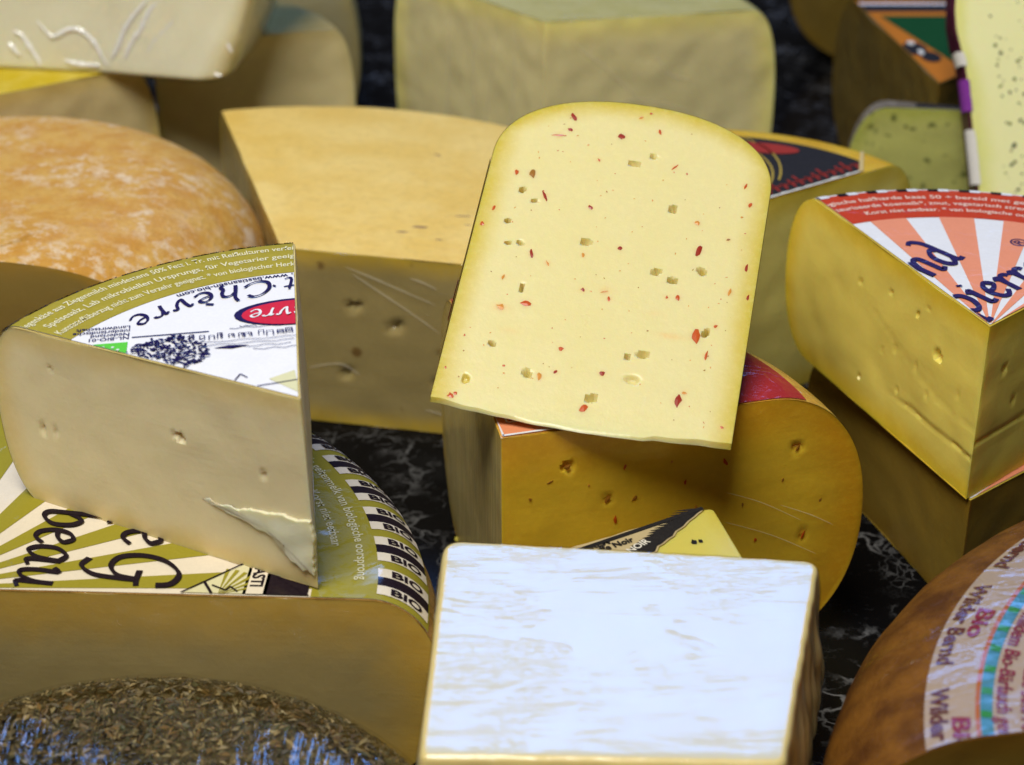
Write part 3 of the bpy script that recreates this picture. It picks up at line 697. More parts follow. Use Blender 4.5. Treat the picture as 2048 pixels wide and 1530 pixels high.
def astain(r, z):
    t = 0
    for (fr, fz, l, w_, an, k) in FL:
        fr += 3.8; d2 = ((r * 1000 - fr) ** 2 + (z * 1000 - fz) ** 2)
        if d2 < 16 and l > 1: t += .30 * math.exp(-d2 / (.6 + .35 * l * w_))
    for (fr, fz, sr, sz, am) in ((36.5, 69, 1.2, 4.5, .34), (37, 14.5, 1.5, 3.0, .30), (29, 19, 1.2, 3, .16), (50, 46, 1.5, 2, .25), (44, 62, 1, 3, .14)):
        t += am * math.exp(-((r * 1000 - fr - 3.8) / sr) ** 2 - ((z * 1000 - fz) / sz) ** 2) * (.6 + .8 * abs(nz(r, z, 2, 500)))
    return min(.75, t)
AW.stainf = astain
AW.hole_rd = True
AW.tipf = lambda z: .0040 - .0034 * math.sin(PI * min(1, z / .0924)) ** 1.3 * (1.1 - .3 * z / .0924) + .0005 * nz(z, 0, 0, 140) + (.0009 if z > .066 else 0) * min(1, abs(z - .066) / .003)
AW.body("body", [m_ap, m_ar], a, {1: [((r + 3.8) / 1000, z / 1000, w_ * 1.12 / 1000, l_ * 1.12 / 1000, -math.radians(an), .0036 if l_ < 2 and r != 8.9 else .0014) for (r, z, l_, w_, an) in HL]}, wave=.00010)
rq = random.Random(99)
flecks(a, 0, [(rq.uniform(9, 122), rq.uniform(5, 88), rq.uniform(.35, 1.1), rq.uniform(.3, .55), rq.uniform(-90, 90), rq.choice((1, 2, 2, 3))) for _ in range(95)], depth=.00008, seed=17)
flecks(a, 0, [(r_ + 3.8, z_, l__ * 1.4, w__ * 1.75, an_, k__) for (r_, z_, l__, w__, an_, k__) in FL], depth=.00006)
hp = AW.halfplanes(.0006)
# its label lies on the wheel's other flat side (seen edge-on at the left) and wraps a little onto the shoulder
def asurf(x, y):
    P_, N_ = AW.surf(x, y); return Vector((P_.x, P_.y, AW.H - P_.z)), Vector((N_.x, N_.y, -N_.z))
lab = decal("label", ring(.02, .100, -.45, 0), I_whitew, a, asurf, .0005, hp)
decal("red_band", ring(.034, .05, -.45, 0), B_red, lab, asurf, .0008, hp)

# ------------------------------------------------------------------ right: wedge with the scarlet rayed label, on a second wedge
CW = Wheel(.1260, .0645, a=.020, n=2.2, th=(0, 1.2206), Nu=130, N=80)
c = thing("cheese_wedge", "yellow wedge with scarlet banded ray label, top of the stack at right", "cheese", (.1515, -.1643, .0466), .7369)
m_cp = paste("young_paste", (.90, .73, .15), (.86, .58, .03), .012, mottle=.10, sss=.45)
m_cr = rind("young_rind", (.60, .42, .03), (.66, .50, .08), 50, bump=.0003)
def crack(face, r, z):
    if face == 1:
        d = 0
        zc = .026 + .0147 * max(0, (r - .0206) / .0467) ** 1.1 + .0006 * nz(r, 0, 0, 130)
        if r < .075: d -= .00025 * max(0, 1 - abs(z - zc) / .0009) * min(1, (.075 - r) / .02)
        z2 = .0158 - .0016 * r / .05 + .0006 * nz(r, 3, 0, 120)
        if r < .056:
            d -= .0006 * max(0, 1 - abs(z - z2) / .0013) * min(1, (.056 - r) / .02)
            if z < z2: d -= .0003 * min(1, (.056 - r) / .02)
        return d
    if face == 0:
        z2 = .021 + .05 * r * .3
        return -.0006 * max(0, 1 - abs(z - z2) / .0012)
    return 0
CW.extra = crack
CW.body("body", [m_cp, m_cr], c, {1: [(.0388, .0508, .0008, .0014, .2, .0014), (.025, .0418, .0026, .0017, .2, .0022), (.0561, .0512, .0009, .001, 0, .001), (.0751, .047, .0009, .0008, 0, .0008), (.0700, .0108, .0008, .0008, 0, .0022), (.0468, .0171, .001, .0008, .3, .0008), (.0368, .0317, .0009, .0012, .2, .0009), (.0292, .0243, .0006, .0012, .1, .0008), (.05, .032, .0008, .0012, .4, .0007), (.058, .028, .0007, .001, .1, .0006), (.033, .056, .0016, .0006, .2, .0005), (.012, .034, .0007, .0014, 0, .0006)],
                                 0: [(.012, .045, .0012, .0018, .2, .0012), (.02, .030, .0008, .0012, .2, .0008)]}, wave=.0007, seed=1.7)
hp = CW.halfplanes(.0006)
lab = decal("label", ring(0, .1105, 0, 1.25), I_whitew, c, CW.surf, .0003, hp)
RY = [-1, .0, .09, .20, .32, .44, .561, .683, .83, .971, 1.131]
for a_, b_ in zip(RY[1::2], RY[2::2]): decal("ray_stripe", ring(.002, .0842, a_, b_), I_salmon, lab, CW.surf, .00045, hp)
decal("scarlet_band", ring(.0842, .1085, 0, 1.25), I_redband, lab, CW.surf, .00045, hp)
ph = .02
while ph < 1.25:
    decal("check", ring(.1070, .1100, ph, ph + .035), I_whitew, lab, CW.surf, .0006, hp, .003)
    decal("check", ring(.1070, .1100, ph + .035, ph + .07), Q_dark, lab, CW.surf, .0006, hp, .003); ph += .105
for rho, s_, p0, p1 in ((.1005, "Biologische halfharde kaas 50 + bereid met gepasteuriseerde melk. Ingred.", 1.30, .0), (.0950, "gepasteuriseerde koemelk*, zout, vegetarisch stremsel, zuursel (melk)*, kleurstof", 1.30, .0), (.0893, "Korst niet eetbaar. * van biologische oorsprong", 1.12, .35)):
    tr, tw = text(s_, .0042, .012); sx = rho * (p0 - p1) / tw
    tr = [tuple((a_[0] * sx, a_[1]) for a_ in t) for t in tr]
    decal("lettering", arc(tr, rho, p0, True), I_pinkw, lab, CW.surf, .0006, hp)
tr, tw = pen("pierre", .0108, gap=.07, wmax=.24, wmin=.15, slant=.06)
decal("lettering", place(tr, (.0012, .0092), (1, -.02), (.02, 1)), I_navyw, lab, CW.surf, .0006, hp, ramp=.00035)
tr, tw = pen("nd", .0116, gap=.04, wmax=.24, wmin=.15, slant=.06)
decal("lettering", place(tr, (.0148, .0335), (1, .11), (-.03, 1)), I_navyw, lab, CW.surf, .0006, hp, ramp=.00035)
decal("lettering", rect(.0108, .0312, .0122, .0332), I_navyw, lab, CW.surf, .0006, hp, ramp=.00035)
tr, tw = text("®", .008, .01)
decal("lettering", place(tr, (.0565, .0275), (1, 0), (0, 1)), I_navyw, lab, CW.surf, .0006, hp)

DW = Wheel(.117, .0455, a=.016, n=2.2, th=(0, 1.22))
d = thing("cheese_wedge", "film wrapped wedge, colour darkened for shade, under the scarlet labelled wedge", "cheese", (.1530, -.1640, .0003), .68)
m_dp = paste("shaded_wrapped_paste", (.24, .155, .022), (.24, .14, .014), .012, film_kw=dict(scale=40, dist=.0012, weight=.3, rough=.14), mottle=.2)  # shade of the wedge above is put into this dark paste colour
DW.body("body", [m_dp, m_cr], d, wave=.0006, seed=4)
hp = DW.halfplanes(.0004)
lab = decal("label", ring(0, .108, 0, 1.3), I_whitew, d, DW.surf, .0003, hp)
for i in range(6): decal("ray_stripe", ring(.004, .084, i * .22, i * .22 + .11), I_salmon, lab, DW.surf, .00045, hp)
decal("scarlet_band", ring(.084, .107, 0, 1.3), I_redband, lab, DW.surf, .00045, hp)

# ------------------------------------------------------------------ black labelled wedge behind the slab
EW = Wheel(.1065, .090, a=.020, n=2.3, th=(0, 1.05))
e = thing("cheese_wedge", "wedge with torn black label and golden rim, behind the chilli slab", "cheese", (.080, -.030, .0003), .588)
m_ep = paste("black_label_paste", (.80, .70, .22), (.74, .55, .06), .014, film_kw=dict(stretch=(1, 1, .4), scale=60, dist=.0008, weight=.5, rough=.18))
m_er = rind("golden_rind", (.60, .34, .012), (.66, .42, .025), 70, bump=.0006, rough=.35)
EW.body("body", [m_ep, m_er], e, wave=.0005, seed=8)
hp = EW.halfplanes(.0004)
lab = decal("label", ring(.0, .0815, .0, 1.05), K_black, e, EW.surf, .0003, hp + [(1, -.95, .073)])
decal("torn_edge", [t for i in range(30) for t in quads([(.002 + i * .0024, .0), (.002 + (i + 1) * .0024, .0), (.002 + (i + 1) * .0024, .0016 + .0012 * nz(i + 1, 0, 0, .9)), (.002 + i * .0024, .0016 + .0012 * nz(i, 0, 0, .9))])], K_torn, lab, EW.surf, .0007, hp)
decal("torn_edge", quads([(.072, .0005), (.0745, .0005), (.0895, .0165), (.0878, .0168)]), ink("torn_gold", (.55, .42, .18)), lab, EW.surf, .0008, hp)
decal("red_oval", ellipse(.057, .042, .0055, .015, rot=.75), K_red, lab, EW.surf, .0006, hp)
for i in range(16): decal("lettering", line([(.012 + i * .0042, .0035), (.0135 + i * .0042, .0085 + .002 * (i % 3))], .0011) + line([(.012 + i * .0042, .0085), (.0155 + i * .0042, .0065)], .0009), K_red, lab, EW.surf, .0006, hp)
for k in range(2): decal("gold_line", line([polar(.030 + k * .012 + .02 * i / 8 + .018 * math.sin(i / 5), .25 + .06 * i + k * .05) for i in range(9)], .0008), K_gold, lab, EW.surf, .0006, hp)

# ------------------------------------------------------------------ orange topped wedge, centre left
JW = Wheel(.172, .0740, a=.016, n=2.2, th=(0, 2.05), top_sag=.002)
j = thing("cheese_wedge", "large film wrapped wedge with flat pale orange top, left of the chilli slab", "cheese", (-.0895, -.030, .0003), -.20)
m_jp = paste("smear_paste", (.36, .28, .11), (.62, .42, .05), .010, film_kw=dict(stretch=(1, 1, 1.8), rot=(0, -.6, 0), scale=34, dist=.0016, weight=.85, rough=.09), specks=(85, .10, (.17, .09, .02)), mottle=.25)
m_jr = rind("smear_rind", (.78, .52, .12), (.84, .60, .18), 26, film_kw=dict(stretch=(1, 1, 1), scale=30, dist=.0005, weight=.15, rough=.2), bump=.0005, c3=None, fine=240)
JW.body("body", [m_jp, m_jr], j, {0: [(.045, .045, .004, .002, .3, .002), (.028, .052, .003, .002, 0, .002), (.062, .022, .003, .002, 0, .002), (.024, .022, .003, .002, 0, .002), (.08, .035, .003, .0018, 0, .0015)]}, wave=.0007, seed=6, rim_noise=.001)
SPOT = NT("rind_spot"); SPOT.set(Base_Color=(.30, .17, .05), Roughness=.6)
SP = []
for s_ in range(3):
    rr = random.Random(s_); V = [(0, 0, .3)] + [(rr.uniform(.6, 1) * math.cos(2 * PI * i / 9), rr.uniform(.5, 1) * math.sin(2 * PI * i / 9), 0) for i in range(9)]
    me = bpy.data.meshes.new("rind_spot"); me.from_pydata(V, [], [(0, 1 + i, 1 + (i + 1) % 9) for i in range(9)]); me.materials.append(SPOT.m); SP.append(me)
for k, (x, y, sx, sy, an) in enumerate(((.062, .044, .0045, .0012, .2), (.066, .036, .0030, .0009, .1), (.078, .030, .0022, .0007, 0), (.037, .106, .0040, .0014, -.6), (.048, .030, .0045, .0014, .1), (.042, .024, .003, .001, .2), (.072, .038, .002, .0008, .4), (.09, .05, .003, .0008, .1), (.058, .020, .002, .0008, 0))):
    o = bpy.data.objects.new("rind_spot", SP[k % 3]); o.location = JW.surf(x, y)[0] + Vector((0, 0, .0001)); o.rotation_euler = (0, 0, an); o.scale = (sx, sy, .0006); link(o, j)

# ------------------------------------------------------------------ washed rind wheel, left
KW = Wheel(.112, .094, a=.058, n=2.2, c=(0, .070), th=(0, PI), Nt=120)
k_ = thing("half_cheese_wheel", "domed cheese with blotchy orange washed rind and brown cut face, at left", "cheese", (-.2110, -.076, .0003), 0)
m_kp = paste("washed_paste", (.27, .175, .045), (.40, .22, .025), .012, film_kw=dict(scale=40, dist=.0008, weight=.4, rough=.2))
m_kr = rind("washed_rind", (.58, .28, .04), (.66, .38, .08), 75, film_kw=dict(scale=40, dist=.0004, weight=.08, rough=.3), c3=(.74, .55, .33), bump=.0008, fine=500, rough=.6)
KW.body("body", [m_kp, m_kr], k_, seed=2, rim_noise=.0012)

# ------------------------------------------------------------------ herb crusted wheel, bottom left corner
RW = Wheel(.095, .047, a=.030, n=2.1, th=(0, 2 * PI), Nt=96, N=28, Nu=24)
RW.full = True
r = thing("herb_crusted_cheese", "round cheese thickly crusted with dried herbs under cling film, bottom left corner", "cheese", (-.103, -.3415, .0003), 0)
m_rb = rind("herb_crust", (.03, .022, .008), (.07, .05, .018), 300, bump=.0012)
RW.body("body", [m_rb, m_rb], r, rim_noise=.0015, shell=False)
rr = random.Random(77); V = []; F = []; COL = []
PAL = [(.07, .05, .018), (.13, .095, .03), (.22, .16, .06), (.34, .25, .1), (.05, .055, .018), (.02, .016, .008), (.13, .075, .02), (.30, .24, .11), (.06, .055, .018), (.17, .09, .015)]
for i in range(15000):
    rho = .104 * math.sqrt(rr.random()); th = rr.uniform(-.35, PI + .35)
    P_, N_ = RW.surf(*polar(rho, th)); N_ = (N_ + Vector((rr.gauss(0, .38), rr.gauss(0, .38), rr.gauss(0, .38)))).normalized()
    t1 = N_.orthogonal().normalized(); t1.rotate(Matrix.Rotation(rr.uniform(0, 2 * PI), 3, N_)); t2 = N_.cross(t1)
    l, wd = rr.uniform(.0009, .0026), rr.uniform(.0003, .0009); up = rr.uniform(.0002, .0016)
    b0 = len(V); cc = PAL[rr.randrange(10)]; g = rr.uniform(.3, 1.05)
    V += [P_ + t1 * l + N_ * (up - .0002), P_ + t2 * wd + N_ * up, P_ - t1 * l + N_ * (up - .0003), P_ - t2 * wd + N_ * (up + .0003)]
    COL += [(cc[0] * g, cc[1] * g, cc[2] * g, 1)] * 4
    F.append((b0, b0 + 1, b0 + 2, b0 + 3))
nt = NT("dried_herbs"); nt.set(Base_Color=nt.acol("leaf"), Roughness=.6)
o = mobj("herb_flakes", V, F, nt.m, r, smooth=False); o["kind"] = "stuff"
at = o.data.attributes.new("leaf", 'FLOAT_COLOR', 'POINT'); at.data.foreach_set("color", [x for cc in COL for x in cc])
def film_mat(name, stretch, rot, scale, dist, refl=1.7, rough=.06, ridge=0.0, patch=0.0):
    nt = NT(name); t = nt.t; t.nodes.remove(nt.b)
    v = nt.coord(stretch, rot); a1 = nt.noise(v, scale, 4, .55, .8); a2 = nt.noise(v, scale * 5, 3, .6)
    h = nt.math('ADD', nt.math('MULTIPLY', a1, 1.5), nt.math('MULTIPLY', a2, .22))
    if ridge:
        for sc_, wt in ((.8, 1.0), (1.9, .5)):
            q = nt.noise(v, scale * sc_, 2, .4, 1.2)
            q = nt.math('MAXIMUM', nt.math('SUBTRACT', 1.0, nt.math('MULTIPLY', nt.math('ABSOLUTE', nt.math('SUBTRACT', q, .5)), 14.0)), 0.0)
            h = nt.math('ADD', h, nt.math('MULTIPLY', q, ridge * wt))
    if patch:
        # film drawn tight in places, slack and rippled in others
        slack = nt.ramp(nt.noise(nt.coord((1, 1, 1)), 22, 3, .55, .5), .46, .62)
        fine = nt.noise(nt.coord((.3, 1, 1), (0, 0, -.15)), 260, 3, .6, .4)
        h = nt.math('ADD', h, nt.math('MULTIPLY', nt.math('MULTIPLY', fine, slack), patch))
    nrm = nt.bump(h, dist)
    fr = nt.n('ShaderNodeFresnel', i_IOR=1.5); nt.l(nrm, fr.inputs['Normal'])
    gl = nt.n('ShaderNodeBsdfGlossy'); gl.inputs['Roughness'].default_value = rough; nt.l(nrm, gl.inputs['Normal'])
    tp = nt.n('ShaderNodeBsdfTransparent'); tp.inputs[0].default_value = (.96, .96, .96, 1)
    bk = nt.n('ShaderNodeNewGeometry').outputs['Backfacing']
    mx = nt.n('ShaderNodeMixShader'); fac = nt.math('MULTIPLY', nt.math('MINIMUM', nt.math('MULTIPLY', fr.outputs[0], refl), .4), nt.math('SUBTRACT', 1.0, bk))
    nt.l(fac, mx.inputs[0]); nt.l(tp.outputs[0], mx.inputs[1]); nt.l(gl.outputs[0], mx.inputs[2]); nt.l(mx.outputs[0], nt.out.inputs[0])
    return nt.m
def film_sheet(name, tris, parent, surf, lift, stretch, rot, scale, dist, wob=.0008, planes=()):
    mat = film_mat(name, stretch, rot, scale, dist)
    def sf(x, y):
        P_, N_ = surf(x, y); return P_ + N_ * (wob * nz(x * stretch[0], y * stretch[1], 0, 90)), N_
    return decal(name, tris, mat, parent, sf, lift, planes, .004)
film_sheet("cling_film", ring(.0, .112, 0, 2 * PI, .05), r, RW.surf, .0022, (1, .14, 1), (0, 0, .5), 75, .0024)

# ------------------------------------------------------------------ bottom right half wheel
VW = Wheel(.1780, .079, a=.040, n=2.1, c=(-.0023, -.0394), th=(0, PI), Nt=150, top_sag=.001)
vv_ = thing("half_cheese_wheel", "shiny brown half wheel with cream ring label, bottom right corner", "cheese", (.252, -.3057, .0003), .16)
m_vp = paste("mild_paste", (.24, .15, .02), (.26, .13, .012), .012, film_kw=dict(scale=40, dist=.001, weight=.5, rough=.15))
m_vr = rind("mild_rind", (.085, .028, .003), (.20, .078, .008), 50, film_kw=dict(WRAPV, dist=.0016, fine=.12, weight=.8, patch=(22, .52)), bump=.0006, fine=600)
VW.body("body", [m_vp, m_vr], vv_, seed=9, rim_noise=.0007)
hp = VW.halfplanes(.0004); vc = VW.c
def vring(r0, r1, a0, a1, dp=.02): return [tuple((p_[0] + vc[0], p_[1] + vc[1]) for p_ in t) for t in ring(r0, r1, a0, a1, dp)]
lab = decal("label", vring(.02, .1535, 1.2, 3.4), V_paper, vv_, VW.surf, .0003, hp)
decal("ring_line", vring(.1397, .1408, 1.2, 3.4), V_ring, lab, VW.surf, .00045, hp)
decal("teal_sheen_ring", vring(.1365, .1396, 1.2, 3.4), V_teal_sheen, lab, VW.surf, .00045, hp)
decal("teal_sheen_ring", vring(.02, .1235, 1.2, 3.4), V_teal_sheen, lab, VW.surf, .00055, hp)
for i in range(12): decal("green_leaf", vring(.1367, .1394, 2.15 + i * .07, 2.17 + i * .07), V_green, lab, VW.surf, .0006, hp)
for i in range(-1, 3):
    p0 = 2.375 + i * .345
    tr, tw = text("Wilder Bernd", .0062, .03); sx = .151 * .275 / tw
    decal("lettering", arc([tuple((a_[0] * sx, a_[1]) for a_ in t) for t in tr], .1518, p0, False, vc), V_brown, lab, VW.surf, .0006, hp)
    tr, tw = text("Bio", .0062, .035); sx = .145 * .105 / tw
    decal("lettering", arc([tuple((a_[0] * sx, a_[1]) for a_ in t) for t in tr], .1465, p0 + .08, False, vc), V_red, lab, VW.surf, .0006, hp)
for rho, s_, p0 in ((.1355, "Käse mit mildem Bio-Bärlauch gereift und Bio-Bärlauch verfeinert", 2.28), (.1295, "Halbfester Schnittkäse 50% Fett i. Tr. mindestens", 2.30)):
    tr, tw = text(s_, .0056, .015)
    decal("lettering", arc(tr, rho, p0, False, vc), V_red, lab, VW.surf, .0007, hp)

# ------------------------------------------------------------------ white block in film, bottom centre, and the piece under it
m_sp = paste("soft_white_paste", (.66, .63, .50), (.64, .60, .42), .006, sss=.4, mottle=.06)
m_ss = paste("soft_white_side", (.80, .66, .30), (.76, .60, .24), .010, sss=.3)
s = thing("wrapped_cheese_block", "white rectangular cheese block in shiny cling film, front centre", "cheese", (.03, -.295, 0), 0)
so = outline([(-.0530, -.0395), (.0372, -.0415), (.0580, .0465), (-.0495, .0575)], [.003, .003, .006, .006])
def pleat(i, n, p_, g):
    return .0012 * math.sin(i * 1.15) * g + .0014 * nz(p_.x, p_.y, g * .02, 150) if p_.x > -.04 else .0008 * nz(p_.x, p_.y, g * .02, 90)
sb_ = prism("body", so, .0385, .0795, [m_sp, m_ss], s, bev=.0016, flare=.0045, side=pleat, top=lambda x, y: .0003 * nz(x * .4, y, 0, 50))
shell_of(sb_, None, .0004, film_mat('block_film', (.22, 1, 1), (0, 0, .06), 34, .00046, 1.2, .11, .0, 1.3), 'cling_film', s)
t_ = thing("wrapped_cheese_block", "crumpled film wrapped pale block beneath the white block", "cheese", (.03, -.295, 0), 0)
def crump(i, n, p_, g): return .0022 * math.sin(i * .7 + 3 * g) * .5 + .003 * nz(p_.x, p_.y, g * .03, 110)
m_tp = paste("crumpled_film_block", (.60, .52, .2), (.5, .42, .14), .01, film_kw=dict(stretch=(1, 1, .35), scale=70, dist=.003, weight=1.0, rough=.07))
prism("body", outline([(-.046, -.041), (.0440, -.044), (.0560, .026), (-.04, .046)], .01), .0003, .0383, [m_tp, m_tp], t_, bev=.005, flare=.004, side=crump)

# ------------------------------------------------------------------ small truffle wedge between the block and the amber wedge
u = thing("cheese_wedge", "small pale wedge with torn black and tan label, behind the white block", "cheese", (0, 0, .0003), 0)
m_up = paste("truffle_paste", (.62, .54, .11), (.6, .5, .08), .006, mottle=.06)
uo = outline([(.0150, -.2400), (.0700, -.2405), (.0620, -.2065), (.0575, -.2075)], [.004, .003, .002, .002], .001)
prism("body", uo, 0, .070, [m_up, m_up], u, bev=.0008)
us = lambda x, y: (Vector((x, y, .070)), Vector((0, 0, 1)))
U_tan = ink("tan_label", (.48, .38, .20)); 
jag = [(.0415 + (.0175) * g_ + .0011 * nz(g_, 0, 0, 9), -.2325 + .0245 * g_) for g_ in [i / 18 for i in range(19)]]
lt = []
for (p1_, p2_) in zip(jag, jag[1:]): lt += quads([(p1_[0] - .030 * (1 - (p1_[1] + .2325) / .0255) , p1_[1] - .0), p1_, p2_, (p2_[0] - .030 * (1 - (p2_[1] + .2325) / .0255), p2_[1])])
lab = decal("label", lt, U_tan, u, us, .0004)
bt = []
for (p1_, p2_) in zip(jag, jag[1:]): bt += quads([(p1_[0] - .0085, p1_[1]), (p1_[0] - .0006, p1_[1]), (p2_[0] - .0006, p2_[1]), (p2_[0] - .0085 * (1 - .6 * (p2_[1] + .2325) / .0245), p2_[1])])
decal("black_band", bt, K_black, lab, us, .0006)
decal("black_border", line([(.016, -.2330), (.0586, -.2078)], .0016), K_black, lab, us, .0007)
for s_, o_ in (("NOIR", (.0352, -.2325)),):
    tr, tw = text(s_, .0035, .02); decal("lettering", place(tr, o_, (.72, .69), (-.69, .72)), K_torn, lab, us, .0008)
for s_, o_ in (("CREM", (.0215, -.2318)), ("Truffe Noir", (.0220, -.2345))):
    tr, tw = text(s_, .0036, .03); decal("lettering", place(tr, o_, (.86, .5), (-.45, .85)), K_black, lab, us, .0008)
TR = NT("truffle"); TR.set(Base_Color=(.008, .007, .007), Roughness=.5)
for (x, y, sx, sy) in ((.0545, -.2255, .0018, .0012), (.0565, -.2250, .0014, .0009)):
    o = bpy.data.objects.new("truffle_fleck", SP[1].copy()); o.data.materials.clear(); o.data.materials.append(TR.m); o.location = (x, y, .0701); o.rotation_euler = (0, 0, x * 90); o.scale = (sx, sy, .0006); link(o, u)

# ------------------------------------------------------------------ back row
GREYFILM = dict(stretch=(1, 1, .45), scale=26, dist=.0022, weight=.75, rough=.12)
IW = Wheel(.116, .100, a=.016, n=2.6, th=(0, 2.12))
i_ = thing("cheese_wedge", "tall olive grey wrapped wedge, its sharp front edge towards the viewer, back centre", "cheese", (.0157, .172, .0003), .18)
m_ip = paste("back_paste", (.72, .64, .34), (.88, .77, .26), .016, film_kw=GREYFILM, mottle=.25)
m_ir = rind("back_rind", (.50, .44, .14), (.56, .5, .2), 40, film_kw=dict(scale=40, dist=.001, weight=.5, rough=.15))
IW.body("body", [m_ip, m_ir], i_, wave=.0012, seed=5)
MW = Wheel(.100, .086, a=.014, n=2.4, th=(0, 1.2))
m_ = thing("cheese_wedge", "wedge with bright yellow rind edge under the bagged white block, top left", "cheese", (-.252, .098, .0003), .58)
m_mp = paste("hard_paste", (.66, .54, .27), (.66, .5, .16), .010, film_kw=GREYFILM, mottle=.2)
m_mr = rind("yellow_rind", (.60, .44, .015), (.70, .56, .10), 40)
MW.body("body", [m_mp, m_mr], m_, wave=.001, seed=7)
NW = Wheel(.098, .088, a=.012, n=2.6, th=(0, 1.3))
n_ = thing("cheese_wedge", "beige wrapped wedge with greyish top, between the bagged block and the tall olive wedge", "cheese", (-.172, .172, .0003), .30)
m_np = paste("beige_paste", (.80, .69, .38), (.74, .60, .28), .008, film_kw=GREYFILM, mottle=.15)
m_nr = rind("grey_rind", (.50, .36, .11), (.56, .42, .15), 40, rough=.95)
NW.body("body", [m_np, m_nr], n_, wave=.001, seed=8)
OW = Wheel(.108, .095, a=.022, n=2.2, th=(0, 1.2))
o_ = thing("cheese_wedge", "grey shaded wedge behind the beige one, beside the dark gap", "cheese", (-.190, .285, .0003), -.05)
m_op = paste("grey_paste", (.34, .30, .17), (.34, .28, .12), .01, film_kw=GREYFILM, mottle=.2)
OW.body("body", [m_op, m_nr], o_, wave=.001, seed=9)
l_ = thing("wrapped_cheese_block", "creamy white block in a crinkled glossy bag, resting on the yellow edged wedge", "cheese", (-.19, .165, .0868), 0)
m_lp = paste("white_paste", (.82, .79, .58), (.78, .74, .5), .006, sss=.4)
m_ls = paste("white_paste_end", (.55, .48, .26), (.5, .42, .2), .010, sss=.3)
lo = prism("body", outline([(-.11, .0), (.085, -.026), (.099, .030), (-.11, .05)], .005), 0, .070, [m_lp, m_lp], l_, bev=.002, flare=.012, taper=.036, rows=30, side=lambda i, n, p_, g: .0012 * nz(p_.x, p_.y, g * .05, 60))
shell_of(lo, None, .0012, film_mat('bag_film', (1, 1, .5), (0, .5, 0), 18, .0016, 1.8, .10, .25), 'cling_film', l_)
FOLD = NT("film_fold"); FOLD.set(Base_Color=(.92, .93, .93), Roughness=.12, Specular_IOR_Level=.8, Alpha=.85)
FOLD2 = NT('film_fold_thin'); FOLD2.set(Base_Color=(.85, .8, .65), Roughness=.1, Specular_IOR_Level=1.0, Alpha=.2)
def fold(pts, nrm, wd, ht, parent, mat=None):
    """a crease of doubled film standing proud of the wrapped face"""
    P = [Vector(p_) for p_ in pts]; Q = []
    for i in range(len(P) - 1):
        p0, p1, p2, p3 = P[max(0, i - 1)], P[i], P[i + 1], P[min(len(P) - 1, i + 2)]
        for k in range(6):
            t = k / 6; Q.append(.5 * ((2 * p1) + (p2 - p0) * t + (2 * p0 - 5 * p1 + 4 * p2 - p3) * t * t + (3 * p1 - p0 - 3 * p2 + p3) * t ** 3))
    Q.append(P[-1]); V = []; F = []; nrm = Vector(nrm); n = len(Q)
    for i, q in enumerate(Q):
        d = (Q[min(n - 1, i + 1)] - Q[max(0, i - 1)]).normalized(); sd = d.cross(nrm).normalized()
        e_ = math.sin(PI * (i + .3) / (n - .4)) ** .5 * (.65 + .7 * abs(nz(q.x + i * .01, q.y, q.z, 130)))
        V += [q + sd * wd * e_, q + sd * wd * .25 * e_ + nrm * ht * e_, q - sd * wd * .3 * e_ + nrm * ht * .9 * e_, q - sd * wd * e_]
        if i:
            for k in range(3): b0 = (i - 1) * 4 + k; F.append((b0, b0 + 1, b0 + 5, b0 + 4))
    mobj("film_fold", V, F, mat or FOLD.m, parent)
LN = Vector((-.1303, -.977, .169))
for pts in [[(-0.0284, -0.019, 0.023), (-0.023, -0.0208, 0.0169), (-0.0202, -0.0213, 0.0161), (-0.0133, -0.0216, 0.0196), (-0.0074, -0.0225, 0.0189), (-0.0019, -0.0241, 0.014), (0.0012, -0.0255, 0.008), (0.004, -0.0267, 0.0036)], [(-0.04, -0.0184, 0.0176), (-0.0361, -0.0192, 0.0159), (-0.0326, -0.0206, 0.0104), (-0.0292, -0.022, 0.0049), (-0.0281, -0.0228, 0.0022)], [(-0.0429, -0.0189, 0.0122), (-0.0381, -0.0205, 0.0067)], [(0.0241, -0.0241, 0.0341), (0.0178, -0.0245, 0.0272), (0.0127, -0.025, 0.0202), (0.0093, -0.0258, 0.0129), (0.0058, -0.0264, 0.0069)], [(0.03, -0.0248, 0.0343), (0.025, -0.025, 0.0293), (0.021, -0.0258, 0.0217), (0.0158, -0.0263, 0.0148), (0.0118, -0.0271, 0.0071)], [(0.0376, -0.0271, 0.0269), (0.0315, -0.0273, 0.021), (0.0269, -0.0275, 0.0164), (0.0239, -0.0279, 0.0122), (0.0237, -0.0282, 0.0099)], [(0.0509, -0.0275, 0.0352), (0.055, -0.0295, 0.0265), (0.0592, -0.0314, 0.0189), (0.0624, -0.033, 0.0123)], [(0.0343, -0.0296, 0.0104), (0.0402, -0.0301, 0.012), (0.0438, -0.0304, 0.013)], [(-0.0168, -0.0236, 0.0054), (-0.0098, -0.0248, 0.0039), (-0.0003, -0.0261, 0.0039)], [(0.0372, -0.0316, 0.003), (0.0466, -0.0329, 0.0025), (0.0571, -0.0345, 0.002)]]:
    fold([Vector(q_) + LN * .0012 for q_ in pts], LN, .0015, .0009, l_)
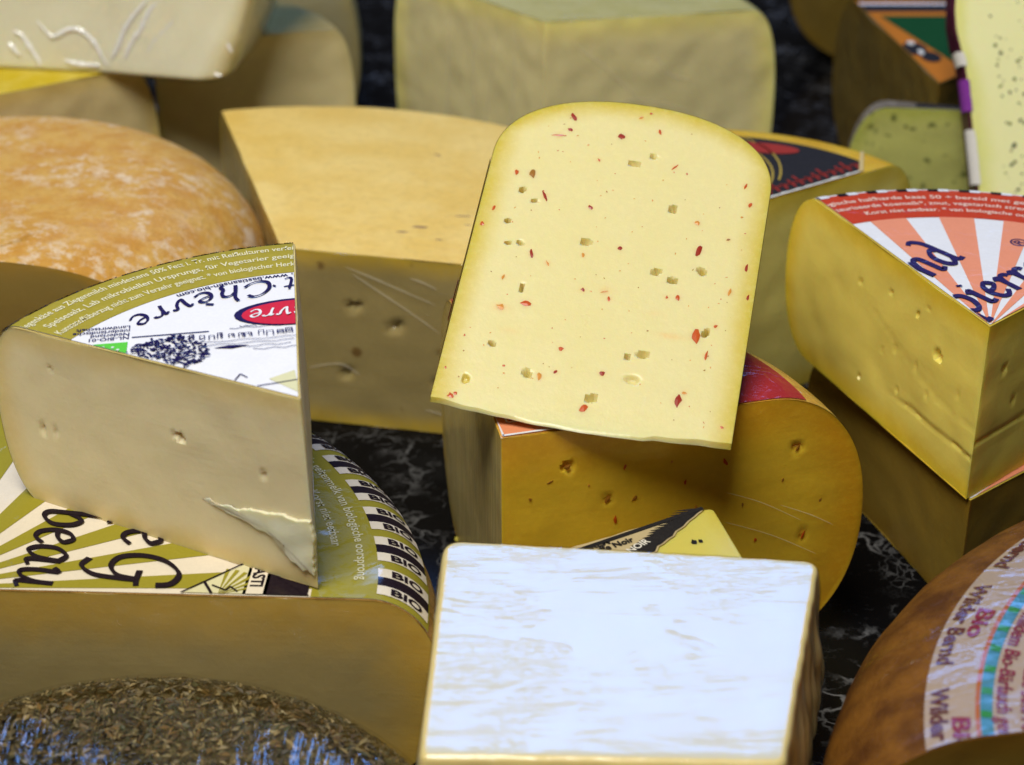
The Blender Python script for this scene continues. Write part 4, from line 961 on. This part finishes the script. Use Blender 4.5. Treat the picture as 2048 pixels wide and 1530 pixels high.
for pts in [[(0.0283, 0.0678), (0.039, 0.0609), (0.0508, 0.0534), (0.0627, 0.0452)], [(0.0255, 0.0705), (0.0353, 0.0671), (0.0471, 0.0627), (0.0609, 0.0576)], [(0.0513, 0.0681), (0.0571, 0.0663), (0.062, 0.0642)], [(0.0088, 0.0245), (0.0214, 0.0274), (0.0295, 0.0233)], [(0.0559, 0.0102), (0.062, 0.0091), (0.065, 0.0078)]]:
    fold([Vector((x, -.0006, z)) for x, z in pts], (0, -1, 0), .0007, .0003, j, FOLD2.m)
for pts in [[(0.0737, 0.0638), (0.0861, 0.0579), (0.1007, 0.0486)], [(0.0744, 0.0523), (0.0905, 0.0446), (0.107, 0.0344)], [(0.0931, 0.0557), (0.1041, 0.05), (0.1123, 0.0448)]]:
    fold([Vector((x, -.0005, z)) for x, z in pts], (0, -1, 0), .0003, .0002, b, FOLD2.m)
for pts in [[(.012, .09), (.03, .075), (.05, .055)], [(.02, .05), (.045, .058), (.075, .05)], [(.05, .03), (.07, .036), (.09, .028)], [(.055, .08), (.062, .07), (.075, .066)]]:
    fold([Vector((x, -.0006, z)) for x, z in pts], (0, -1, 0), .0008, .0004, i_, FOLD2.m)
cl_, sl_ = math.cos(2.12), math.sin(2.12)
for r0, r1 in ((.02, .026), (.034, .05), (.05, .055), (.07, .075)):
    fold([Vector((cl_ * r_, sl_ * r_, z_)) + Vector((-sl_, cl_, 0)) * .0006 for r_, z_ in ((r0, .092), (r0 * .6 + r1 * .4, .05), (r1, .01))], (-sl_, cl_, 0), .0008, .0004, i_, FOLD2.m)
# far right
HW = Wheel(.150, .080, a=.03, n=2.2, th=(.75, 1.73))
h_ = thing("cheese_wedge", "dark brown wedge with orange, green and black label, top right", "cheese", (.199, .142, .0003), 0)
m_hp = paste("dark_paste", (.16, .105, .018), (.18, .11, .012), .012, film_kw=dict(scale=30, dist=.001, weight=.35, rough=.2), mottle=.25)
m_hr = rind("dark_rind", (.20, .12, .02), (.26, .16, .03), 40)
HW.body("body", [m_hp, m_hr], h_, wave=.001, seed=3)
hp = HW.halfplanes(.0005)
lab = decal("label", ring(0, .14, .75, 1.73), H_orange, h_, HW.surf, .0003, hp)
decal("white_line", rect(-.1, .1165, .1, .1195), I_white, lab, HW.surf, .0005, hp)
decal("black_stripe", rect(-.1, .1055, .1, .1165), K_black, lab, HW.surf, .0005, hp)
decal("green_field", quads([(-.011, .0985), (.1, .0985), (.1, .02), (.012, .03)]), H_green, lab, HW.surf, .0005, hp)
decal("black_mark", ellipse(-.0025, .048, .006, .010, 9) + ellipse(.003, .036, .005, .008, 9), K_black, lab, HW.surf, .0006, hp)
decal("white_mark", ellipse(-.003, .056, .002, .003, 7) + ellipse(-.0005, .0425, .0015, .004, 7), K_torn, lab, HW.surf, .0007, hp)
XW = Wheel(.150, .090, a=.055, n=2.0, th=(2.2, PI))
x_ = thing("cheese_wedge", "dim rounded wedge at the far back, left of the orange labelled one", "cheese", (.315, .395, .0003), 0)
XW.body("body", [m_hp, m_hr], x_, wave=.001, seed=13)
GW = Wheel(.090, .0735, a=.018, n=2.2, th=(2.90, 3.02))
g_ = thing("cheese_wedge", "green flecked wedge with white rind, low behind the purple rinded slice", "cheese", (.246, .1200, .0003), 0)
m_gp = paste("herb_paste_shaded", (.54, .54, .17), (.46, .48, .1), .01, specks=(160, .18, (.05, .07, .015)), mottle=.3, film_kw=dict(scale=40, dist=.001, weight=.4, rough=.2))  # darker herb paste, shade put into its colour
m_gr = rind("pale_rind", (.16, .13, .09), (.26, .22, .16), 90, bump=.001)
GW.body("body", [m_gp, m_gr], g_, wave=.0008, seed=14)
decal("label", ring(.01, .060, 2.9, 3.02, jag1=.002), K_black, g_, GW.surf, .0003, GW.halfplanes(.001))
# purple rinded herb slice: its cut face leans back towards the light
f_ = thing("cheese_slice", "pale herb speckled slice with purple rind, leaning upright at right edge", "cheese", (0, 0, 0), 0)
f_.location = (.193, .043, .0006); f_.rotation_euler = (math.radians(90 - 28), 0, math.radians(-4))
m_fp = paste("herb_paste", (.86, .85, .46), (.74, .74, .24), .012, mottle=.06, sss=.4)
m_fr = ink("purple_rind", (.075, .012, .035), rough=.3)
fo = outline([(.016, 0), (.09, .002), (.09, .185), (-.004, .185), (-.004, .135), (.0015, .118), (.0085, .070)], [.004, .004, .01, .01, .012, .012, .02], .0015)
prism("body", fo, -.020, 0, [m_fp, m_fr], f_, bev=.0012, rings=30, side=lambda i, n, p_, g: .0012 * nz(p_.x, p_.y, g * .02, 160))
HB = []
HERB = [NT(q_) for q_ in ("herb_dark", "herb_olive")]
for q_, c_ in zip(HERB, ((.03, .055, .015), (.14, .17, .03))): q_.set(Base_Color=c_, Roughness=.6)
for s_ in range(4):
    me = FM[s_ * 4].copy(); me.name = "herb_fleck"; me.materials.clear(); me.materials.append(HERB[s_ % 2].m); HB.append(me)
rr = random.Random(21)
for q_ in range(240):
    xx, zz = rr.uniform(.002, .040), rr.uniform(.04, .17)
    if xx < .022 - .12 * (zz - .06): continue
    o = bpy.data.objects.new("herb_fleck", HB[rr.randrange(4)]); sz = rr.choice((.6, .7, .9, 1.1, 1.4, 2.2))
    o.matrix_local = Matrix.Translation((xx, zz, .0)) @ Matrix.Rotation(rr.uniform(0, PI), 4, 'Z') @ Matrix.Rotation(PI / 2, 4, 'X') @ Matrix.Diagonal((sz * .001 * rr.choice((1, 1, 2)), .0006, sz * .001, 1)); link(o, f_)
F_white = ink("wrapper_white", (.7, .68, .66))
ed = [(.0165 - .0000 - .13 * max(0, zz - .01) * .72, zz) for zz in [.03 + i * .004 for i in range(24)]]
fs = lambda x, y: (Vector((x, y, 0)), Vector((0, 0, 1)))
for (z0, z1, d0, d1, mt) in ((.036, .05, .0, .003, 0), (.052, .060, .001, .004, 1), (.098, .112, .0, .0045, 1), (.118, .124, .0, .006, 0), (.066, .09, .0008, .002, 0)):
    V_ = []; F_ = []
    for q_ in range(9):
        zz = z0 + (z1 - z0) * q_ / 8; k = .002 + .0008 * nz(zz, d0, 0, 260)
        # ragged paper left along the slice's edge, folded over onto the cut face
        xl = (.016 + (.0085 - .016) * zz / .07) if zz < .07 else (.0085 + (.0015 - .0085) * (zz - .07) / .048) if zz < .118 else (.0015 - .0055 * (zz - .118) / .017)
        V_ += [(xl - .0016, zz, -.004 - d1), (xl - .0013, zz, .0002), (xl + .0006 + k * (.6 + d0 * 100), zz, .0008)]
        if q_:
            b0 = (q_ - 1) * 3; F_ += [(b0, b0 + 1, b0 + 4, b0 + 3), (b0 + 1, b0 + 2, b0 + 5, b0 + 4)]
    mobj("wrapper_scrap", V_, F_, P_violet if mt else F_white, f_)
# crumb on the marble
bm = bmesh.new(); bmesh.ops.create_icosphere(bm, subdivisions=2, radius=.0012)
for v_ in bm.verts: v_.co *= 1 + .35 * nz(v_.co.x, v_.co.y, v_.co.z, 900)
me = bpy.data.meshes.new("cheese_crumb"); bm.to_mesh(me); bm.free(); me.materials.append(m_ap)
cr = link(bpy.data.objects.new("cheese_crumb", me)); cr.location = (-.0199, -.1200, .0009); cr["label"] = "tiny pale cheese crumb on the marble above the white block"; cr["category"] = "crumb"
